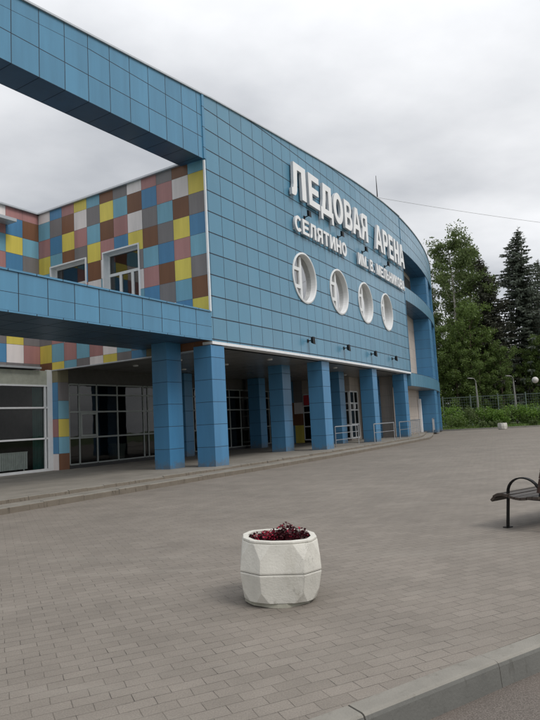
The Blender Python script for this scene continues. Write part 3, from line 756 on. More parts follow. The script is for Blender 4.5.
# ------------------------------------------------------------------ signs: letters standing off the front
def arc(cx, cy, rx, ry, a0, a1, n=12):
    return [(cx+rx*math.cos(math.radians(a0+(a1-a0)*i/n)), cy+ry*math.sin(math.radians(a0+(a1-a0)*i/n))) for i in range(n+1)]
def glyph(ch, a=.27, b=.17):
    """outline loops, first outer then holes, in a 1 x 1 box; a = stem width, b = bar height"""
    if ch == 'П': return [[(0, 0), (a, 0), (a, 1-b), (1-a, 1-b), (1-a, 0), (1, 0), (1, 1), (0, 1)]]
    if ch == 'Л': return [[(0, 0), (.16, 0)]+arc(.16, .26, .20, .26, -90, 0, 6)[1:]+[(.42, 1-b), (1-a, 1-b), (1-a, 0), (1, 0), (1, 1), (.17, 1), (.13, .33)]+[(.10, .22), (.0, b)]]
    if ch == 'Е': return [[(0, 0), (1, 0), (1, b), (a, b), (a, .5-b/2), (.92, .5-b/2), (.92, .5+b/2), (a, .5+b/2), (a, 1-b), (1, 1-b), (1, 1), (0, 1)]]
    if ch == 'Д': return [[(0, -.2), (.15, -.2), (.15, 0), (.85, 0), (.85, -.2), (1, -.2), (1, b), (.9, b), (.9, 1), (.24, 1), (.17, .45), (.10, b), (0, b)], [(.35, b), (.42, .5), (.45, 1-b), (.9-a*.85, 1-b), (.9-a*.85, b)]]
    if ch == 'О': return [arc(.5, .5, .5, .52, 0, 360, 28)[:-1], arc(.5, .5, .5-a*.92, .52-b*1.05, 360, 0, 28)[:-1]]
    if ch == 'В': return [[(0, 0), (.62, 0)]+arc(.62, .28, .38, .28, -90, 60, 8)[1:]+arc(.60, .75, .34, .25, -38, 90, 8)+[(0, 1)],
                          [(a, .16), (a, .42)]+arc(.58, .29, .15, .13, 90, -90, 6), [(a, .59), (a, .84)]+arc(.56, .715, .13, .125, 90, -90, 6)]
    if ch == 'А': return [[(0, 0), (.25, 0), (.31, .22), (.69, .22), (.75, 0), (1, 0), (.65, 1), (.35, 1)], [(.36, .39), (.5, .82), (.64, .39)]]
    if ch == 'Я': return [[(1, 0), (1, 1), (.40, 1)]+arc(.40, .70, .36, .30, 90, 235, 8)[1:]+[(.0, 0), (.29, 0), (.50, .37), (1-a, .37), (1-a, 0)], [(1-a, .53), (.44, .53)]+arc(.44, .685, .15, .155, 270, 90, 6)[1:]+[(1-a, .84)]]
    if ch == 'Р': return [[(0, 0), (a, 0), (a, .37), (.60, .37)]+arc(.60, .685, .38, .315, -90, 90, 10)[1:]+[(0, 1)], [(a, .53), (a, .84), (.56, .84)]+arc(.56, .685, .15, .155, 90, -90, 6)[1:]]
    if ch == 'Н': return [[(0, 0), (a, 0), (a, .5-b/2), (1-a, .5-b/2), (1-a, 0), (1, 0), (1, 1), (1-a, 1), (1-a, .5+b/2), (a, .5+b/2), (a, 1), (0, 1)]]
    if ch == 'Т': return [[(.5-a/2, 0), (.5+a/2, 0), (.5+a/2, 1-b), (1, 1-b), (1, 1), (0, 1), (0, 1-b), (.5-a/2, 1-b)]]
    if ch == 'И': return [[(0, 0), (a, 0), (1-a, .66), (1-a, 0), (1, 0), (1, 1), (1-a, 1), (a, .34), (a, 1), (0, 1)]]
    if ch == 'М': return [[(0, 0), (.2, 0), (.2, .62), (.41, 0), (.59, 0), (.8, .62), (.8, 0), (1, 0), (1, 1), (.74, 1), (.5, .32), (.26, 1), (0, 1)]]
    if ch == 'Ь': return [[(0, 0), (.60, 0)]+arc(.60, .315, .38, .315, -90, 90, 10)[1:]+[(a, .63), (a, 1), (0, 1)], [(a, .16), (a, .47), (.56, .47)]+arc(.56, .315, .15, .155, 90, -90, 6)[1:]]
    if ch == 'К': return [[(0, 0), (a, 0), (a, .36), (.38, .46), (.70, 0), (1, 0), (.58, .60), (.95, 1), (.66, 1), (a, .56), (a, 1), (0, 1)]]
    if ch == 'С': return [arc(.52, .5, .52, .52, 40, 320, 24)+arc(.52, .5, .52-a*.95, .52-b*1.05, 318, 42, 20)]
    if ch == '.': return [[(0, 0), (1, 0), (1, 1), (0, 1)]]
def letter(ch, s0, s1, z0, h, t0, t1, parent, a, b):
    loops = glyph(ch, a, b)
    if ch == '.': h = .13*h/.6*1.0
    mp = [[(s0+(s1-s0)*x_, z0+h*y_) for x_, y_ in L] for L in loops]
    flat = [p for L in mp for p in L]
    tris = tessellate_polygon([[Vector((p[0], p[1], 0)) for p in L] for L in mp])
    mb = MB()
    for t, rev in ((t1, False), (t0, True)):
        for tr in tris:
            q = [flat[i] for i in tr]
            ar = (q[1][0]-q[0][0])*(q[2][1]-q[0][1])-(q[2][0]-q[0][0])*(q[1][1]-q[0][1])
            if (ar < 0) != rev: q = q[::-1]
            mb.face([(p[0], t, p[1]) for p in q], mi=0)
    for L in mp:
        for i in range(len(L)):
            p, q = L[i], L[(i+1) % len(L)]
            mb.face([(p[0], t0, p[1]), (q[0], t0, q[1]), (q[0], t1, q[1]), (p[0], t1, p[1])], mi=1)
    # stand-off pins
    for fx, fy in ((.12, .12), (.88, .9)) if ch not in '.ТР' else ():
        c = (s0+(s1-s0)*fx, z0+h*fy); mb.box(c[0]-.012, c[0]+.012, .002, t0, c[1]-.012, c[1]+.012, n=1, mi=1)
    return mb.build('letter', [M['letter'], M['letter_side']], parent)
def sign(nm, label, text, z0, h, t0, t1, a=.27, b=.17):
    e = empty('sign', W(text[0][1], 0, z0)); tag(e, label, 'sign')
    for ch, s0, s1 in text: letter(ch, s0, s1, z0, h, t0, t1, e, a, b)
sign('big', 'largest white standoff letters reading ЛЕДОВАЯ АРЕНА high on the curved blue front', [('Л', 5.45, 6.72), ('Е', 6.98, 8.0), ('Д', 8.1, 9.42), ('О', 9.50, 10.62), ('В', 10.80, 11.75), ('А', 11.82, 12.95), ('Я', 13.0, 13.95), ('А', 15.15, 16.35), ('Р', 16.5, 17.4), ('Е', 17.6, 18.4), ('Н', 18.62, 19.55), ('А', 19.65, 20.72)], 10.42, 1.42, .07, .19, .30, .19)
wd = (5.25)/8
sign('mid', 'small white letters reading СЕЛЯТИНО below the left half of the big lettering', [(c, 5.62+i*.668, 5.62+i*.668+.57) for i, c in enumerate('СЕЛЯТИНО')], 9.0, .64, .06, .15, .28, .19)
tx = []; q = 12.4
for c in 'ИМ. В. МЕЛЬНИКОВА':
    if c == ' ': q += .30; continue
    w_ = {'М': .60, '.': .12}.get(c, .46)
    tx.append((c, q, q+w_)); q += w_+.085
k_ = (20.55-12.4)/(q-12.4); tx = [(c, 12.4+(a-12.4)*k_, 12.4+(b-12.4)*k_) for c, a, b in tx]
sign('name', 'small white letters reading ИМ. В. МЕЛЬНИКОВА below the right half of the big lettering', tx, 9.0, .60, .06, .15, .28, .19)

# ------------------------------------------------------------------ wall floodlights
def floodlight(s, z, up, label, group):
    e = empty('floodlight', W(s, 0, z)); tag(e, label, 'floodlight', group)
    m = MB(); m.box(s-.05, s+.05, .003, .03, z-.07, z+.07, n=1)
    m.bar(W(s, .02, z), W(s, .22, z+(.04 if up else .0)), .035); m.build('bracket', M['black'], e)
    m = MB(); d = .14 if up else 0
    c0 = [(s-.08, .18, z-.09+d), (s+.08, .18, z-.09+d), (s+.08, .19, z+.12+d), (s-.08, .19, z+.12+d)]
    c1 = [(s-.10, .30, z-.10+(.05 if up else -.06)), (s+.10, .30, z-.10+(.05 if up else -.06)), (s+.10, .28, z+.17+(.05 if up else -.03)), (s-.10, .28, z+.17+(.05 if up else -.03))]
    m.face(c0[::-1]); m.face(c1)
    for i in range(4): m.face([c0[i], c0[(i+1) % 4], c1[(i+1) % 4], c1[i]])
    m.build('lamp_housing', M['black'], e)
gU = 'black floodlights fixed above the small lettering'; gL = 'black floodlights along the foot of the blue front'
for s, lb in ((6.75, 'black floodlight above the letter Е of СЕЛЯТИНО'), (10.2, 'black floodlight above the last letter О of СЕЛЯТИНО'), (13.35, 'black floodlight above the letters ИМ on the right lettering'), (17.0, 'black floodlight above the middle of the name on the right lettering')):
    floodlight(s, 9.83, True, lb, gU)
for s, lb in ((6.4, 'black floodlight low on blue front, below the first round window'), (10.05, 'black floodlight low on blue front, below the second round window'), (13.65, 'black floodlight low on blue front, below the third round window'), (17.15, 'black floodlight low on blue front, below the fourth round window')):
    floodlight(s, 4.62, False, lb, gL)

# ------------------------------------------------------------------ roof mast, cable
g = MB(False); p = W(17.3, -.2, 13.75); g.tube([p, p+Vector((0, 0, .9)), p+Vector((0, 0, 1.55))], [.035, .025, .012], 6)
g.bar(p+Vector((-.12, 0, 0)), p+Vector((.12, 0, 0)), .05)
tag(g.build('roof_mast', M['black'], origin=p), 'thin dark mast standing on the parapet above the word АРЕНА', 'mast')
a = W(18.5, -.6, 13.72)+Vector((0, 0, .75)); b = Vector((30, 38.5, 11.6))
g = MB(False); pts = []
for i in range(25):
    f = i/24; pp = a.lerp(b, f); pp.z -= .5*4*f*(1-f)*.6; pts.append(pp)
g.tube(pts, .009, 5); tag(g.build('overhead_cable', M['concrete_pole'], origin=a), 'thin pale cable sagging through the sky from the arena roof', 'cable')

# ------------------------------------------------------------------ railings on the podium
def railing(pts, post_every, rails, h, label, balusters=False, group=None):
    e = empty('railing', W(*pts[0][:2], podz(pts[0][1]))); tag(e, label, 'railing', group)
    P = [W(s, t, podz(t)) for s, t in pts]; L = [0]
    for i in range(len(P)-1): L.append(L[-1]+(P[i+1]-P[i]).length)
    def at(d):
        for i in range(len(P)-1):
            if d <= L[i+1]+1e-6: return P[i].lerp(P[i+1], (d-L[i])/(L[i+1]-L[i]))
        return P[-1]
    n = max(1, round(L[-1]/post_every))
    for k in range(n+1):
        m = MB(False); q = at(L[-1]*k/n); m.tube([q, q+Vector((0, 0, h))], .022, 6); m.build('post', M['steel'], e)
    for zz, r_ in rails:
        m = MB(False); m.tube([at(L[-1]*k/(2*n))+Vector((0, 0, zz)) for k in range(2*n+1)], r_, 6); m.build('rail', M['steel'], e)
    if balusters:
        m = MB(False); k = 0
        nb = int(L[-1]/.16)
        for k in range(1, nb): q = at(L[-1]*k/nb); m.tube([q+Vector((0, 0, .12)), q+Vector((0, 0, h-.05))], .010, 4)
        o = m.build('balusters', M['steel'], e)
railing([(9.75, -.55), (12.3, -.45)], 2.5, ((.92, .024), (.62, .014), (.32, .014)), .92, 'short steel handrail between the second and third front columns from the left')
railing([(12.6, .25), (15.6, .3)], 3.0, ((.92, .024), (.5, .014)), .92, 'steel handrail in front of the third front column from the left')
railing([(16.6, .3), (20.6, .3)], 2.0, ((.92, .024), (.5, .014)), .92, 'steel handrail in front of the last column of the colonnade')
railing([(21.4, -.9), (24, -.95), (27.5, -1.0)], 1.5, ((.95, .026), (.12, .014)), .95, 'dark barred railing under the rounded bay, left of its blue pier', True)
railing([(28, -.2), (31, -.25), (34, -.3)], 1.5, ((.95, .026), (.12, .014)), .95, 'barred railing in front of the blue pier under the rounded bay', True)

# ------------------------------------------------------------------ planters and flowers
def planter(name, loc, rot, sc, label, col_m, foot_m):
    e = empty(name, loc, rot); e.rotation_euler.y = .04 if sc > .953 else 0; tag(e, label, 'planter')
    Wd, nn = .365*sc, .22*sc; hf = .338*sc; H0, H1 = .035*sc, .50*sc; zm = .27*sc
    a, b = Wd/2, hf
    cor = [(a, -b), (b, -a), (b, a), (a, b), (-a, b), (-b, a), (-b, -a), (-a, -b)]
    def ins(p, f): return (p[0]*f, p[1]*f)
    def half(z_seam, z_end, sgn):
        m = MB(False); cut_z = z_end-sgn*(.125 if sgn > 0 else .085)*sc; off = (.085 if sgn > 0 else .07)*sc
        n = 8; tops = []
        for i in range(n):
            p, q, pr = Vector(cor[i]), Vector(cor[(i+1) % n]), Vector(cor[i-1])
            d1 = (q-p).normalized(); d0 = (pr-p).normalized()
            tops.append((p+d0*off, p+d1*off))
        tf = .945 if sgn > 0 else .90; cf = 1-(1-tf)*abs(cut_z-z_seam)/abs(z_end-z_seam)
        for i in range(n):
            p, q = cor[i], cor[(i+1) % n]; t1_, t2_ = tops[i][1]*tf, tops[(i+1) % n][0]*tf
            f = [(p[0]*.992, p[1]*.992, z_seam), (q[0]*.992, q[1]*.992, z_seam), (q[0]*1.0, q[1]*1.0, z_seam+sgn*.012*sc), (q[0]*cf, q[1]*cf, cut_z), (t2_[0], t2_[1], z_end), (t1_[0], t1_[1], z_end), (p[0]*cf, p[1]*cf, cut_z), (p[0], p[1], z_seam+sgn*.012*sc)]
            m.face([f[0], f[1], f[2], f[7]], raw=True); m.face([f[7], f[2], f[3], f[4], f[5], f[6]], raw=True)
            u, v = tops[i][0]*tf, tops[i][1]*tf
            m.face([(p[0]*cf, p[1]*cf, cut_z), (u[0], u[1], z_end), (v[0], v[1], z_end)], raw=True)
        rim = []
        for i in range(n): rim += [tops[i][0]*tf, tops[i][1]*tf]
        if sgn > 0:
            k = len(rim); inner = [r*.83 for r in rim]; low = [r*.80 for r in rim]
            for i in range(k):
                j = (i+1) % k
                lp = [(1., 0.), (.965, .001), (.965, .008), (.985, .008), (.98, .022), (.965, .025)]
                for (f0, h0), (f1, h1) in zip(lp[:-1], lp[1:]): m.face([(*(rim[i]*f0), z_end+h0), (*(rim[j]*f0), z_end+h0), (*(rim[j]*f1), z_end+h1), (*(rim[i]*f1), z_end+h1)], raw=True)
                m.face([(*(rim[i]*.965), z_end+.025), (*(rim[j]*.965), z_end+.025), (*inner[j], z_end+.024), (*inner[i], z_end+.024)], raw=True)
                m.face([(*inner[i], z_end+.024), (*inner[j], z_end+.024), (*low[j], z_end-.12*sc), (*low[i], z_end-.12*sc)], raw=True)
        else:
            m.face([(*r, z_end) for r in rim], raw=True)
        return m
    def mk(m, nm, mt):
        me = m.build(nm, mt, None, origin=(0, 0, 0), merge=True); me.parent = e
        bv = me.modifiers.new('b', 'BEVEL'); bv.width = .0022*sc; bv.segments = 2; bv.limit_method = 'ANGLE'; bv.angle_limit = math.radians(20)
        return me
    mk(half(zm, H1, 1), 'upper_tub', col_m); mk(half(zm-.004, H0, -1), 'lower_tub', col_m)
    m = MB(False); k = 26
    ring0 = []; ring1 = []
    for i in range(k):
        an = 2*math.pi*i/k; rr = (.30+R.uniform(-.012, .01))*sc; ring0.append((rr*math.cos(an), rr*math.sin(an), 0)); ring1.append((rr*.985*math.cos(an), rr*.985*math.sin(an), H0+.004))
    for i in range(k):
        j = (i+1) % k; m.face([ring0[i], ring0[j], ring1[j], ring1[i]], raw=True)
    m.face(ring1, raw=True); me = m.build('foot', foot_m, None, origin=(0, 0, 0), merge=True); me.parent = e
    m = MB(False); rng = []
    G = 14; rad = .25*sc
    hts = [[R.uniform(-.012, .012) for _ in range(G+1)] for _ in range(G+1)]
    for i in range(G):
        for j in range(G):
            cs = []
            for di, dj in ((0, 0), (1, 0), (1, 1), (0, 1)):
                X = -rad+2*rad*(i+di)/G; Y = -rad+2*rad*(j+dj)/G; cs.append((X, Y, H1-.05*sc+hts[i+di][j+dj]))
            if (cs[0][0]+rad/G)**2+(cs[0][1]+rad/G)**2 < rad*rad: m.face(cs, raw=True)
    me = m.build('soil', M['soil'], None, origin=(0, 0, 0)); me.parent = e
    return e
PL = Vector((-.02, 5.13, 0))
planter('planter', PL, math.radians(3), .955, 'whitewashed octagonal concrete planter with dark red flowers on the block paving', M['planter'], M['planter_base'])
def flower(loc, n, rad, h, label, mats, ratio, group=None):
    m = MB(False); rr = random.Random(int(loc[0]*1000)+int(loc[1]*777))
    stem = []
    for k in range(n):
        an = rr.uniform(0, 6.283); rd = rad*math.sqrt(rr.random()); zz = h*(1-.55*(rd/rad)**2)*rr.uniform(.35, 1.05)
        c = Vector((loc[0]+rd*math.cos(an), loc[1]+rd*math.sin(an), loc[2]+zz))
        L = rr.uniform(.014, .030); d = Vector((math.cos(an)+rr.uniform(-.7, .7), math.sin(an)+rr.uniform(-.7, .7), rr.uniform(-.3, 1.0))).normalized()
        side = d.cross(Vector((rr.uniform(-1, 1), rr.uniform(-1, 1), 1))).normalized()*L*.45
        mid = c+d*L*.5+Vector((0, 0, L*.14)); mi = 1 if rr.random() < ratio else 0
        m.face([c, mid-side, c+d*L, mid+side], raw=True, mi=mi)
    for k in range(5):
        an = rr.uniform(0, 6.28); m.bar((loc[0], loc[1], loc[2]-.03), (loc[0]+rad*.5*math.cos(an), loc[1]+rad*.5*math.sin(an), loc[2]+h*.7), .004)
    o = m.build('flowering_plant', mats, origin=loc); tag(o, label, 'flowers', group)
FM = [M['petal_dark'], M['petal_red']]
zf = .425
for dx, dy, h, lb, ra in ((-.175, .02, .085, 'burgundy plant at the left rim of the large planter', .03), (-.09, -.07, .10, 'dark plant with a few red blooms at front left inside the large planter', .35),
                      (-.07, .09, .10, 'red blooming plant at the back left inside the large planter', .65), (.02, -.02, .125, 'burgundy plant standing in the middle of the large planter', .10),
                      (.085, .06, .155, 'tallest dark red plant, right of centre in the large planter', .13), (.10, -.08, .105, 'burgundy plant at front right inside the large planter', .05), (.185, .03, .115, 'burgundy plant at the right rim of the large planter', .08)):
    flower((PL.x+dx, PL.y+dy, zf), 330, .085, h, lb, FM, ra)
planter('planter', Vector((17.7, 47.3, 0)), math.radians(30), .95, 'small looking pale concrete planter far off at the edge of the grass', M['planter'], M['planter_base'])

# ------------------------------------------------------------------ bench
BX = Vector((2.81, 7.56, 0)); ba = Vector((math.cos(math.radians(35)), math.sin(math.radians(35)), 0)); bk = Vector((ba.y, -ba.x, 0))
e = empty('park_bench', BX); tag(e, 'dark slatted bench with black looped steel arm at the right edge of the plaza', 'bench')
def bp(l, d, z): return BX+ba*l+bk*d+Vector((0, 0, z))
for l in (.02, 1.55):
    m = MB(False); pts = [bp(l, -.045, 0), bp(l, 0, .40)]
    for i in range(13):
        an = math.pi-math.pi*.92*i/12; pts.append(bp(l, .215+.215*math.cos(an), .42+.19*math.sin(an)))
    pts = [pts[0], pts[1]]+pts[2:]
    for a_, b_ in zip(pts[:-1], pts[1:]): m.bar(a_, b_, .045, .016, up=tuple(bk) if abs((b_-a_).normalized().z) > .7 else (0, 0, 1))
    m.bar(bp(l, .50, 0), bp(l, .43, .42), .045, .03, up=tuple(bk)); m.bar(bp(l, .43, .42), bp(l, .56, .95), .045, .022, up=tuple(bk))
    m.bar(bp(l, .0, .365), bp(l, .44, .365), .04, .022)
    for d_ in (-.045, .50): m.bar(bp(l-.05, d_, .006), bp(l+.05, d_, .006), .07, .012)
    m.build('frame', M['black'], e)
prof = [(-.17, .345), (-.13, .385), (-.06, .405), (.01, .398), (.09, .378), (.17, .367), (.25, .37), (.33, .385), (.405, .388)]
for i, (d_, z_) in enumerate(prof):
    dn, zn = prof[min(i+1, len(prof)-1)]; dp, zp = prof[max(i-1, 0)]; up = (bk*(-(zn-zp))+Vector((0, 0, 1))*(dn-dp)).normalized()
    m = MB(False); m.bar(bp(-.06, d_, z_), bp(1.66, d_, z_), .072, .032, up=tuple(up), me_=1); m.build('seat_slat', [M['wood_top'], M['wood']], e)
for i in range(6):
    f = (i+.5)/6; dd, zz = .475+.13*f, .45+.50*f
    m = MB(False); m.bar(bp(-.06, dd-.03, zz), bp(1.66, dd-.03, zz), .03, .079, up=tuple((bk*.3+Vector((0, 0, 1))).normalized())); m.build('back_slat', M['wood_red'], e)

# ------------------------------------------------------------------ fence, lamps
FY = 56.2
e = empty('fence', (14, FY, .25)); tag(e, 'green grey wire mesh fence with steel posts in front of the forest', 'fence')
fx = [3.0+2.55*i for i in range(20)]
for x_ in fx:
    m = MB(False); m.bar((x_, FY, .1), (x_, FY, 3.05+R.uniform(-.04, .04)), .09, .07, up=(1, 0, 0)); m.build('post', M['fence'], e)
m = MB(False)
for zz in (.35, 1.6, 2.85): m.bar((fx[0], FY+.03, zz), (fx[-1], FY+.03, zz), .03, .03)
m.build('rail', M['fence'], e)
m = MB(False)
n = int((fx[-1]-fx[0])/.22)
for k in range(n+1): x_ = fx[0]+k*.22; m.bar((x_, FY+.05, .3), (x_, FY+.05, 2.9), .012, .008, up=(1, 0, 0))
for k in range(11): zz = .3+k*.26; m.bar((fx[0], FY+.05, zz), (fx[-1], FY+.05, zz), .008, .012)
m.build('wire_mesh', M['fence'], e)
def curved_lamp(x_, y_, h, label):
    e = empty('street_lamp', (x_, y_, .2)); tag(e, label, 'street lamp', 'concrete street lamps behind the fence')
    m = MB(False); m.tube([(x_, y_, .1), (x_-.02, y_, h*.6), (x_-.05, y_, h)], [.11, .085, .06], 8); m.build('pole', M['concrete_pole'], e)
    m = MB(False); m.tube([(x_-.05, y_, h-.05), (x_-.10, y_-.1, h+.25), (x_-.28, y_-.25, h+.45), (x_-.55, y_-.4, h+.5)], [.045, .04, .035, .03], 6); m.build('arm', M['concrete_pole'], e)
    m = MB(False); m.bar((x_-.5, y_-.38, h+.48), (x_-.95, y_-.6, h+.5), .16, .09); m.build('lamp_head', M['concrete_pole'], e)
curved_lamp(19.45, 57.6, 4.15, 'concrete lamp post behind the fence, left of the small far planter')
curved_lamp(23.1, 57.8, 4.2, 'concrete lamp post behind the fence, right of the small far planter')
e = empty('street_lamp', (20.6, 46.1, 0)); tag(e, 'dark post with white globe lamps standing at the right edge of the plaza', 'street lamp')
m = MB(False); q = Vector((20.6, 46.1, 0)); m.tube([q, q+Vector((0, 0, .5)), q+Vector((0, 0, .52)), q+Vector((0, 0, 2.2)), q+Vector((0, 0, 4.1))], [.13, .13, .085, .075, .05], 10)
m.tube([q+Vector((-.55, 0, 3.35)), q+Vector((-.45, 0, 3.2)), q+Vector((0, 0, 3.25)), q+Vector((.45, 0, 3.2)), q+Vector((.55, 0, 3.35))], .03, 6); m.build('pole', M['black'], e)
for dx, dz in ((-.55, 3.62), (.55, 3.62)):
    m = MB(False); m.lathe(q+Vector((dx, 0, dz)), [(.24*math.cos(math.radians(a_)), .24*math.sin(math.radians(a_))) for a_ in range(-88, 89, 11)], 18); m.build('lamp_globe', M['lampglass'], e, smooth=True)

# ------------------------------------------------------------------ vegetation
def leafquad(vs, fs, c, d, L, w, rr):
    side = d.cross(Vector((rr.uniform(-1, 1), rr.uniform(-1, 1), rr.uniform(-1, 1)+.3)))
    if side.length < 1e-4: return
    side = side.normalized()*w*.5; i = len(vs); m_ = c+d*L*.45
    vs += [c, m_-side, c+d*L, m_+side]; fs.append((i, i+1, i+2, i+3))
def mesh_obj(name, vs, fs, mat, parent, smooth=False):
    me = bpy.data.meshes.new(name); me.from_pydata([tuple(v) for v in vs], [], fs); me.materials.append(mat)
    o = bpy.data.objects.new(name, me); return link(o, parent)
def rdir(rr, up=0.):
    while True:
        v = Vector((rr.uniform(-1, 1), rr.uniform(-1, 1), rr.uniform(-1, 1)))
        if .05 < v.length < 1: v.normalize(); v.z += up; return v.normalized()
def broadleaf(seed, H, rad, cb, nleaf, leafmat, barkmat, leaf=.30, airy=.5, tiptop=True, lean=0):
    """trunk, limbs rising steeply, leaf tufts spread along the limbs"""
    rr = random.Random(seed); e = empty('broadleaf_tree'); m = MB(False)
    trunk = [Vector((math.sin(i*.9+seed)*.12*i/6+lean*i/8, math.cos(i*1.3+seed)*.12*i/6, H*.93*i/8)) for i in range(9)]
    m.tube(trunk, [.30*(H/22)*(1-.86*i/8) for i in range(9)], 8)
    tufts = []
    nl = 46
    for k in range(nl):
        f = cb+(1-cb)*(k+rr.random())/nl*.97; z0 = H*.93*f; i = min(7, int(f*8)); p0 = trunk[i].lerp(trunk[i+1], f*8-i)
        an = k*2.4+rr.uniform(-.5, .5); env = math.sin(math.pi*min(1, (1-f)*1.25+.12)*.62)**.8
        L = rad*env*rr.uniform(.65, 1.1)
        tip = p0+Vector((math.cos(an)*L, math.sin(an)*L, L*rr.uniform(.35, .95)))
        midp = p0.lerp(tip, .5)+Vector((0, 0, -L*.10)); m.tube([p0, midp, tip], [.055*(H/22)*(1.3-f), .035, .012], 5, caps=False)
        for j in range(rr.randint(4, 7)):
            t_ = rr.uniform(.30, 1.05); c = (p0.lerp(midp, t_*2) if t_ < .5 else midp.lerp(tip, t_*2-1))+rdir(rr)*rr.uniform(.1, .30)*rad*.5
            tufts.append((c, rr.uniform(.35, .85)*rad*.30))
    tr = m.build('trunk', barkmat, None, origin=(0, 0, 0)); tr.parent = e
    vs = []; fs = []
    per = nleaf//len(tufts)
    for c, r_ in tufts:
        for _ in range(int(per*rr.uniform(.6, 1.4))):
            d = rdir(rr); q = c+Vector((d.x, d.y, d.z*.75))*r_*rr.random()**.45
            leafquad(vs, fs, q, rdir(rr, -.2), leaf*rr.uniform(.6, 1.2), leaf*.62, rr)
    mesh_obj('crown', vs, fs, leafmat, e); return e
def spruce(seed, H, rad, leafmat, cb=.06, dens=1.0, droop=.5, gap=.12):
    rr = random.Random(seed); e = empty('spruce_tree'); m = MB(False)
    trunk = [Vector((math.sin(i+seed)*.04*i, math.cos(i*1.3+seed)*.03*i, H*i/8)) for i in range(9)]
    m.tube(trunk, [.28*(H/22)*(1-.96*i/8)+.01 for i in range(9)], 7)
    vs = []; fs = []
    z = H*cb
    lob = [rr.uniform(.72, 1.15) for _ in range(9)]
    while z < H*.985:
        f = z/H; n = int(rr.uniform(6, 9)) if f < .85 else 5
        for k in range(n):
            if rr.random() < gap: continue
            an = 2*math.pi*(k+rr.uniform(-.35, .35))/n+z*3
            env = (1-f)**.72*rad*(.78+.22*math.sin(z*2.1+an*2))*lob[int(an*1.43+z*.9) % 9]+.12
            L = env*rr.uniform(.75, 1.12); i = min(7, int(f*8)); p0 = trunk[i].lerp(trunk[i+1], f*8-i)
            out = Vector((math.cos(an), math.sin(an), 0)); pts = []
            ns = 7
            for q in range(ns+1):
                t_ = q/ns; pts.append(p0+out*L*t_+Vector((0, 0, L*(.22*t_*(1-f)*0+.12*f-(droop*(1-f*.7))*(t_-.55*t_*t_)*1.15))))
            m.tube([pts[0], pts[3], pts[7]], [.035*(1.2-f), .02, .006], 4, caps=False)
            side = out.cross(Vector((0, 0, 1)))
            steps = max(3, int(L/.20*dens))
            for q in range(steps):
                t_ = (q+rr.random())/steps; idx = min(ns-1, int(t_*ns)); c = pts[idx].lerp(pts[idx+1], t_*ns-idx)
                wl = (.25+.55*(1-t_))*min(.85, L*.42)+.10
                for sg in (-1, 1):
                    for _ in range(2):
                        d = (side*sg*rr.uniform(.6, 1)+out*rr.uniform(.2, .7)+Vector((0, 0, -rr.uniform(.05, .55)))).normalized()
                        leafquad(vs, fs, c, d, wl*rr.uniform(.6, 1.1), .16, rr)
                if rr.random() < .8: leafquad(vs, fs, c, Vector((rr.uniform(-.2, .2), rr.uniform(-.2, .2), -1)).normalized(), rr.uniform(.25, .6)*(1.2-f*.6), .15, rr)
            leafquad(vs, fs, pts[-2], (pts[-1]-pts[-2]).normalized(), .4, .14, rr)
        z += rr.uniform(.28, .44)*(1.12-.35*f)*(H/20)
    for _ in range(24): leafquad(vs, fs, Vector((0, 0, H*rr.uniform(.96, 1.0)))+trunk[8]*0+Vector((trunk[8].x, trunk[8].y, 0)), rdir(rr, .9), .35, .08, rr)
    tr = m.build('trunk', M['bark'], None, origin=(0, 0, 0)); tr.parent = e
    mesh_obj('crown', vs, fs, leafmat, e); return e
PX = lambda px, dist: (px-270+(0))/606.148*dist     # rough lateral place for a picture column
def toppos(px, py, dist):
    f, pit, rol = 606.148, .1038427, -.0530601
    F = Vector((0, math.cos(pit), math.sin(pit))); U0 = Vector((0, -math.sin(pit), math.cos(pit))); R0 = Vector((1, 0, 0))
    r = F+(R0*math.cos(rol)+U0*math.sin(rol))*((px-270)/f)+(U0*math.cos(rol)-R0*math.sin(rol))*((360-py)/f)
    return r.x/r.y*dist, 1.42+r.z/r.y*dist
def put(e, px, dist, label, sc=1., rz=0, group=None, z=.3, py=None, H=None):
    if py is not None:
        x_, zt_ = toppos(px, py, dist); e.location = (x_, dist, z); sc = (zt_-z)/H
    else: e.location = (PX(px, dist), dist, z)
    e.rotation_euler = (0, 0, rz); e.scale = (sc, sc, sc)
    tag(e, label, 'tree', group); return e
t1 = put(broadleaf(3, 21.4, 4.6, .12, 24000, M['leaf'], M['bark_birch'], .27), 448, 66, 'tall broadleaf tree with open forked top, next to the right end of the arena', py=237, H=20.3)
t2 = put(broadleaf(8, 15.5, 3.6, .08, 16000, M['leaf_bright'], M['bark'], .26), 466, 61.5, 'brighter green leafy tree filling in below the tall broadleaf tree', py=300, H=15.2)
t3 = put(spruce(21, 19.3, 6.0, M['needle_brown'], .05, 1.1, .45, .05), 481, 63.8, 'brownish spruce between the tall broadleaf tree and the biggest spruce', py=257, H=19.3)
t4 = put(spruce(5, 21.3, 6.6, M['needle'], .04, 1.5, .42, .06), 516, 63.5, 'biggest dark spruce with drooping branches, rightmost tall treetop', py=229, H=21.3)
t5 = put(broadleaf(14, 17.0, 2.7, .15, 13000, M['leaf'], M['bark'], .27), 465, 71, 'dark broadleaf tree with ragged top just right of the tallest broadleaf crown', py=250, H=16.2)
GF = 'dark spruces of the forest behind the fence'
bgs = [(436, 75, .86), (455, 78, .78), (492, 74, .74), (503, 80, .70), (545, 70, .93), (560, 76, .9), (578, 68, .85), (600, 74, .95), (625, 70, .8), (420, 80, .9), (405, 76, .8), (486, 66, .50), (503, 67, .52), (441, 69, .55), (536, 74, .78), (515, 78, .72), (650, 72, .9), (390, 82, .9), (465, 73, .62)]
